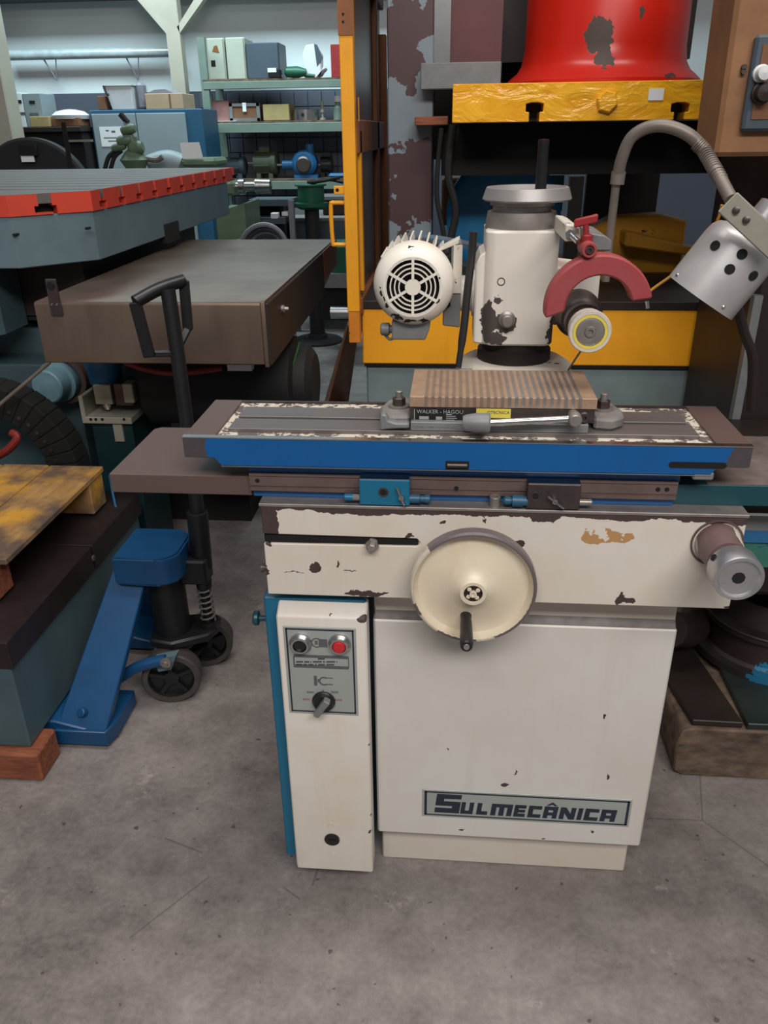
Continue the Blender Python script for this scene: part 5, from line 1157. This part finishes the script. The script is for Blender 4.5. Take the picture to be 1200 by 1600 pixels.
# ---------------------------------------------------------------- blue cabinet and what stands on it
Yc = 7.6
cx0_, cx1_ = at(142, 200, Y=Yc).x, at(300, 200, Y=Yc).x; czt = at(220, 171, Y=Yc).z
BC = thing('storage_cabinet', 'blue steel storage cabinet with two grey doors and paper note', 'cabinet', ((cx0_+cx1_)/2, Yc+.2, 0))
MB().box(cx0_, cx1_+.1, Yc+.02, Yc+.5, 0, czt).build('carcass', M['cab_blue'], BC, bev=.005)
xm = at(214, 200, Y=Yc).x; zdt = at(220, 177, Y=Yc).z
xd1 = at(291, 200, Y=Yc).x
MB().box(cx0_+.02, xm-.004, Yc, Yc+.02, .1, zdt).build('door', M['cab_grey'], BC, bev=.004)
MB().box(xm+.004, xd1, Yc, Yc+.02, .1, zdt).build('door', M['cab_grey'], BC, bev=.004)
MB().pbox(157, 198, 194, 229, Yc-.004, .004).build('paper_note', M['paper'], BC)
pn = MB(); 
for x0, y0, x1, y1 in ((165, 203, 170, 205), (174, 204, 180, 207), (162, 214.5, 191, 216), (169, 219.5, 187, 221)): pn.pbox(x0, y0, x1, y1, Yc-.005, .001)
pn.build('note_print', M['ink_soft'], BC)
def topbox(x0, y0, x1, mt, name, label, cat, dy=.05, d=.3, bev=.006):
    Y = Yc+dy; return MB().box(at(x0, 150, Y=Y).x, at(x1, 150, Y=Y).x, Y, Y+d, czt+.001, at((x0+x1)/2, y0, Y=Y).z).build(name, M[mt], None, bev, label, cat)
topbox(151, 150, 164, 'box_brown', 'small_box', 'small brown box at the left on the blue cabinet', 'box')
t = thing('plastic_bin', 'white plastic bin with black handle on the blue cabinet', 'bin', (at(186, 160, Y=Yc+.1).x, Yc+.2, czt))
X0, X1 = at(169, 150, Y=Yc+.06).x, at(206, 150, Y=Yc+.06).x; zq = at(186, 134, Y=Yc+.06).z
MB().hexa([(X0+.02, Yc+.06, czt+.001), (X1, Yc+.06, czt+.001), (X1, Yc+.3, czt+.001), (X0+.02, Yc+.3, czt+.001), (X0-.02, Yc+.04, zq), (X1+.01, Yc+.04, zq), (X1+.01, Yc+.32, zq), (X0-.02, Yc+.32, zq)]).build('bin_body', M['white_pl'], t, bev=.006)
MB().box(X0-.03, X1+.02, Yc+.03, Yc+.33, zq, zq+.012).build('rim', M['white_pl'], t); MB().tube([(X0-.02, Yc+.035, zq), (X0, Yc+.03, zq-.06), (X0+.02, Yc+.035, zq-.07)], .01, 8).build('handle', M['black'], t)
topbox(213, 129, 224, 'hose_grey', 'clear_jar', 'tall grey translucent jar between bin and cardboard box', 'jar', .1, .12, .02)
t = thing('cardboard_box', 'tan cardboard box with lid flap on the blue cabinet', 'box', (at(255, 160, Y=Yc+.1).x, Yc+.2, czt))
X0, X1 = at(226, 150, Y=Yc+.05).x, at(285, 150, Y=Yc+.05).x; zq = at(255, 146, Y=Yc+.05).z; xm_ = X0+(X1-X0)*.64
MB().box(X0, X1, Yc+.05, Yc+.4, czt+.001, zq).build('carton', M['box_card'], t, bev=.004)
MB().prism([(X0, zq), (X1-.08, zq), (X1-.16, zq+.035), (X0+.08, zq+.03)], 'y', Yc+.08, Yc+.4).build('flap', M['hose_grey'], t)
MB().box(xm_, xm_+.012, Yc+.046, Yc+.05, czt+.01, zq-.005).build('tape', M['box_brown'], t)

# dark workbench shelf at far left with binders
Yb = 7.4
DB = thing('dark_bench', 'dark brown bench at the far left below the white wall', 'bench', (at(90, 230, Y=Yb).x, Yb+.3, 0))
bz = at(90, 198, Y=Yb).z; x0_, x1_ = at(20, 220, Y=Yb).x, cx0_-.01
MB().box(x0_, x1_, Yb, Yb+.7, bz-.04, bz).build('bench_top', M['post_dark'], DB, bev=.004)
MB().box(x0_+.02, x1_-.02, Yb+.06, Yb+.65, .1, bz-.04).build('bench_case', M['void'], DB)
p = at(102, 222, Y=Yb); q_ = at(141, 218, Y=Yb); MB().box(p.x, q_.x, Yb-.01, Yb+.06, p.z, q_.z).build('drawer_edge', M['conduit'], DB)
def binder(x0, x1, y0, mt, label):
    Y = Yb+.12; X0, X1 = at(x0, 170, Y=Y).x, at(x1, 170, Y=Y).x; z1 = at((x0+x1)/2, y0, Y=Y).z
    t = thing('file_box', label, 'file box', ((X0+X1)/2, Y+.14, bz)); MB().box(X0, X1, Y, Y+.28, bz+.001, z1).build('case', M[mt], t, bev=.003)
    c = (X0+X1)/2; MB().box(c-.025, c+.025, Y-.003, Y, z1-.08, z1-.055).build('grip_hole', M['void'], t); MB().box(c-.04, c+.04, Y-.002, Y, z1-.17, z1-.15).build('label_line', M['ink_soft'], t)
binder(26, 37, 145, 'paper', 'white upright file box at the far left bench')
binder(38, 66, 146, 'cab_grey', 'grey upright file box beside the white one')
MB().box(at(47, 190, Y=Yb+.03).x, at(77, 190, Y=Yb+.03).x, Yb+.03, Yb+.11, bz+.001, at(60, 182, Y=Yb+.03).z).build('yellow_pad', M['box_kraft'], bev=.004, label='pale yellow note pad in front of the grey file box', cat='pad')
t = thing('open_carton', 'low brown carton holding a white bag on the dark bench', 'carton', (at(105, 190, Y=Yb+.1).x, Yb+.2, bz))
X0, X1 = at(81, 190, Y=Yb+.06).x, at(124, 190, Y=Yb+.06).x
MB().box(X0, X1, Yb+.06, Yb+.3, bz+.001, bz+.07).build('tray', M['box_brown'], t, bev=.005)
MB().lathe(((X0+X1)/2, Yb+.18, bz+.06), (0, 0, 1), [(0, .15), (.03, .16), (.06, .12), (.075, .05), (.078, 0)], 18).build('bag', M['white_pl'], t)

# pipe on the wall with two V hangers
Yw = 8.85; z_ = at(140, 84, Y=Yw).z
CP = thing('wall_pipe', 'silver pipe running along the white wall with two hanging brackets', 'pipe', (at(140, 84, Y=Yw).x, Yw, z_))
MB().tube([(at(12, 88, Y=Yw).x, Yw, z_), (at(266, 81, Y=Yw).x, Yw, z_)], .045, 16).build('pipe', mat('wrapped_pipe', (196, 206, 208), .3, .2), CP)
for px in (78, 207):
    X = at(px, 100, Y=Yw).x; zz_ = at(px, 125, Y=Yw).z
    MB().tube([(X-.06, Yw, z_-.03), (X+.02, Yw+.05, zz_)], .008, 6).tube([(X+.07, Yw, z_-.03), (X+.02, Yw+.05, zz_)], .006, 6).build('hanger', M['hose_grey'], CP)

# black face plate standing behind the slotted table
Yf = 5.4; c = at(55, 300, Y=Yf)
FP = thing('face_plate', 'large black round face plate with white tag at far left', 'face plate', (c.x, Yf, 0))
rf = (at(55, 214, Y=Yf).z-c.z)*1.18
MB().lathe((c.x, Yf, c.z-.06), (0, 1, 0), [(0, .05), (0, rf*.96), (.01, rf), (.07, rf), (.08, rf*.96), (.08, .05)], 72, closed=True).build('plate', M['rubber'], FP)
MB().box(c.x-.3, c.x+.3, Yf+.02, Yf+.3, 0, c.z-.1).build('plate_stand', M['void'], FP)
p = at(103, 240, Y=Yf-.004); MB().box(p.x, p.x+.03, Yf-.004, Yf, p.z-.5, p.z+.18).build('slot', M['void'], FP)
MB().pbox(33, 243, 53, 253, Yf-.03, .01).build('tag', M['paper'], FP); MB().pbox(30, 226, 55, 243, Yf-.04, .04).build('jaw', M['void'], FP)

# green tool grinder head and its cables behind the slotted table
Yt = 5.9
GA = thing('green_drill_head', 'green machine head with black cables before the blue cabinet', 'machine', (at(205, 300, Y=Yt).x, Yt, 0))
X = lambda x, y, Y=Yt: at(x, y, Y=Y)
MB().lathe(tuple(X(212, 262)-Vector((0, 0, .9))), (0, 0, 1), [(-.40, .2), (.7, .2), (.75, .08), (.9, .07), (.95, .1), (1.0, .06), (1.05, 0)], 24).build('pedestal', M['green'], GA)
MB().tube([X(212, 262), X(210, 235), X(205, 215)], .04, 12).build('neck', M['green'], GA)
for px, py, r_ in ((203, 205, .032), (197, 222, .036), (215, 234, .045), (188, 232, .026)): q = X(px, py); MB().lathe((q.x-.05, Yt-.02, q.z), (1, 0, .2), [(0, r_*.7), (.02, r_), (.08, r_), (.1, r_*.7), (.1, 0)], 18).build('joint', M['green'], GA)
MB().tube([X(196, 190), X(208, 220)], .018, 10).build('rod', M['bright'], GA); MB().tube([X(188, 178), X(200, 192)], .02, 10).build('lever', M['black'], GA)
MB().tube([X(228, 248), X(245, 250), X(254, 245)], .018, 8).build('spout', M['conduit'], GA)
for k in range(2): MB().tube([X(164+9*k, 264), X(170+9*k, 245), X(182+8*k, 235)], .016, 8).build('cable', M['rubber'], GA)
MB().tube([X(238, 262, 6.1), X(262, 255, 6.1), X(285, 262, 6.1)], .09, 12).build('white_bag', M['cab_grey'], label='pale bag lying behind the slotted table edge', cat='bag')
t = thing('paper_sheet', 'white paper sheet propped on the green machine', 'paper', (at(300, 240, Y=5.66).x, 5.66, at(300, 248, Y=5.66).z))
MB().prism([(at(281, 223, Y=5.66).x, at(281, 223, Y=5.66).z), (at(311, 222, Y=5.66).x, at(311, 222, Y=5.66).z), (at(317, 246, Y=5.66).x, at(317, 247, Y=5.66).z), (at(285, 247, Y=5.66).x, at(285, 248, Y=5.66).z)], 'y', 5.66, 5.664).build('sheet', M['paper'], t)

# green lathe further back, spindle pointing right
GL_ = thing('green_lathe', 'light green lathe with chrome spindle behind the slotted table', 'lathe', (at(320, 330, Y=5.6).x, 5.9, 0))
Yl = 5.65
MB().pbox(282, 247, 338, 262, Yl, .3).build('gear_cover', M['green'], GL_, bev=.02)
MB().pbox(300, 284, 364, 306, Yl, .2).build('tailstock', M['green'], GL_, bev=.015)
q = X(364, 292, Yl+.1); MB().lathe((q.x-.02, Yl+.1, q.z), (1, 0, 0), [(0, .03), (.06, .028), (.065, .05), (.10, .05), (.105, .03), (.17, .03), (.18, .05), (.28, .045), (.28, 0)], 20).build('spindle', M['bright'], GL_)
MB().prism([(X(300, 0, Yl).x, 0), (X(380, 330, Yl).x, 0), (X(380, 330, Yl).x, X(380, 318, Yl).z), (X(345, 330, Yl).x, X(345, 330, Yl).z), (X(300, 0, Yl).x, X(300, 330, Yl).z)], 'y', Yl+.05, Yl+.5).build('lathe_body', M['green'], GL_, bev=.006)
MB().pbox(338, 303, 352, 322, Yl+.02, .1).build('gear_box', M['green_dark'], GL_)

# bench, stand, hoses in the aisle
Yq = 6.75
WB2 = thing('grey_workbench', 'grey steel workbench with loose parts below the shelving', 'workbench', (at(490, 400, Y=Yq).x, Yq+.3, 0))
zq = at(490, 340, Y=Yq).z; X0, X1 = at(447, 340, Y=Yq).x, at(560, 340, Y=Yq).x
MB().box(X0, X1, Yq, Yq+.7, zq-.03, zq).build('bench_top', M['dust_grey'], WB2, bev=.004)
MB().box(X0, X1, Yq, Yq+.02, zq-.16, zq-.03).build('apron', M['slate'], WB2)
for x_ in (X0, X1-.06):
    for y_ in (Yq, Yq+.64): MB().box(x_, x_+.06, y_, y_+.06, 0, zq-.03).build('leg', M['slate'], WB2)
MB().box(X0, X1, Yq+.1, Yq+.6, .25, .29).build('lower_shelf', M['slate'], WB2)
q = at(470, 326, Y=Yq+.3); MB().prism([(q.x-.12, zq+.001), (q.x+.14, zq+.001), (q.x+.02, zq+.09)], 'y', Yq+.25, Yq+.5).build('steel_wedge', M['cab_grey'], label='grey steel wedge lying on the workbench', cat='wedge')
MB().box(at(505, 340, Y=Yq+.2).x, at(545, 340, Y=Yq+.2).x, Yq+.2, Yq+.5, zq+.001, at(520, 312, Y=Yq+.2).z).build('maroon_block', M['dark_maroon'], bev=.006, label='dark maroon block on the workbench right of the stand', cat='block')
MB().box(at(500, 340, Y=Yq+.2).x, at(548, 340, Y=Yq+.2).x, Yq+.15, Yq+.5, at(520, 312, Y=Yq+.2).z+.001, at(520, 309, Y=Yq+.2).z+.012).build('steel_sheet', M['alu'], label='bright steel sheet on top of the maroon block', cat='sheet')
ST = thing('pipe_stand', 'black pipe stand with green head and round foot on the floor', 'stand', (at(492, 535, Z=0).x, at(492, 535, Z=0).y, 0))
sxp, syp = at(497, 533, Z=0).x, at(497, 533, Z=0).y
zt2 = at(490, 320, Y=syp).z
MB().lathe((sxp, syp, 0), (0, 0, 1), [(0, .20), (.015, .20), (.025, .185), (.03, .08), (.06, .075), (.065, .06), (zt2, .055), (zt2, 0)], 36).build('pipe', M['rubber'], ST)
zt3 = at(490, 289, Y=syp).z
MB().lathe((sxp, syp, zt2-.03), (0, 0, 1), [(0, .09), (.02, .13), (.045, .13), (.05, .10), (zt3-zt2+.02, .10), (zt3-zt2+.025, .12), (zt3-zt2+.035, .12), (zt3-zt2+.035, 0)], 30).build('green_head', M['green_dark'], ST)
MB().tube([(sxp, syp, zt3+.01), (sxp+.12, syp, zt3+.04), (sxp+.25, syp, zt3+.02)], .015, 8).tube([(sxp-.02, syp, zt3+.02), (sxp+.1, syp-.05, zt3+.03), (sxp+.22, syp, zt3+.05)], .012, 8).build('bent_bar', M['black'], ST)
HC = thing('hose_coil', 'coiled grey and black hoses beside the green lathe', 'hose', (at(412, 380, Y=5.4).x, 5.4, .6))
for k, (rx_, ry_, mt) in enumerate(((37, 42, 'hose_grey'), (33, 36, 'slate'), (28, 31, 'hose_grey'), (23, 25, 'slate'), (18, 20, 'hose_grey'))):
    Y = 5.4+.03*k; pts_ = [at(412+2*k+rx_*math.cos(R(a)), 393-ry_*math.sin(R(a)), Y=Y) for a in range(180, -1, -20)]
    pts_ = [Vector((pts_[0].x-.02, Y, .02))]+pts_+[Vector((pts_[-1].x+.02, Y, .02))]
    MB().tube(pts_, .016, 8, sub=3).build('hose_loop', M[mt], HC)
t = thing('parts_trolley', 'dark parts trolley with white boxes behind the hose coil', 'trolley', (at(415, 350, Y=6.3).x, 6.4, 0))
MB().pbox(388, 312, 455, 322, 6.3, .3).build('top_frame', M['slate'], t); MB().pbox(400, 340, 446, 350, 6.25, .3).build('tray', M['slate'], t)
MB().pbox(452, 313, 460, 385, 6.28, .05).build('corner_post', M['hose_grey'], t); MB().pbox(392, 322, 440, 440, 6.42, .25).build('trolley_body', M['void'], t)
MB().pbox(423, 333, 434, 342, 6.24, .08).build('white_carton', M['paper'], label='small white carton on the parts trolley tray, left one', cat='carton', bev=.004)
MB().pbox(440, 331, 450, 338, 6.30, .08).build('white_carton', M['paper'], label='small white carton on the parts trolley tray, right one', cat='carton', bev=.004)
GB = thing('green_machine_foot', 'dark green machine foot behind the yellow gate handle', 'machine', (at(530, 420, Y=6.0).x, 6.1, 0))
MB().pbox(514, 384, 556, 428, 5.9, .4).build('green_casing', M['green_dark'], GB, bev=.01); MB().pbox(505, 428, 556, 450, 5.85, .5).build('grey_band', M['grey_paint'], GB)
MB().pbox(505, 450, 556, 500, 5.88, .4).build('dark_foot', M['void'], GB)
q = at(535, 487, Y=5.85); MB().cyl((q.x-.08, 5.82, q.z), (q.x+.1, 5.82, q.z), .045, n=18).build('white_roller', M['alu'], label='shiny roller lying on the floor left of the press', cat='roller')
# low pallet and dark board on the floor behind the grinder table
p = at(330, 615, Z=.1); MB().box(-1.25, -.75, 4.15, 4.5, 0, .09).build('floor_beam', M['wood_old'], bev=.006, label='old wooden beam on the floor behind the blue table', cat='beam')

# repeats of one kind share a group
for base, grp in (('electric_motor', 'electric motors on the lower shelf'), ('switch_cabinet', 'metal cabinets on the top shelf'), ('file_box', 'file boxes on the dark bench'),
                  ('white_carton', 'white cartons on the parts trolley'), ('black_cable', 'black cables beside the press column')):
    for o in bpy.data.objects:
        if o.parent is None and o.name.split('.')[0] == base and 'label' in o: o['group'] = grp
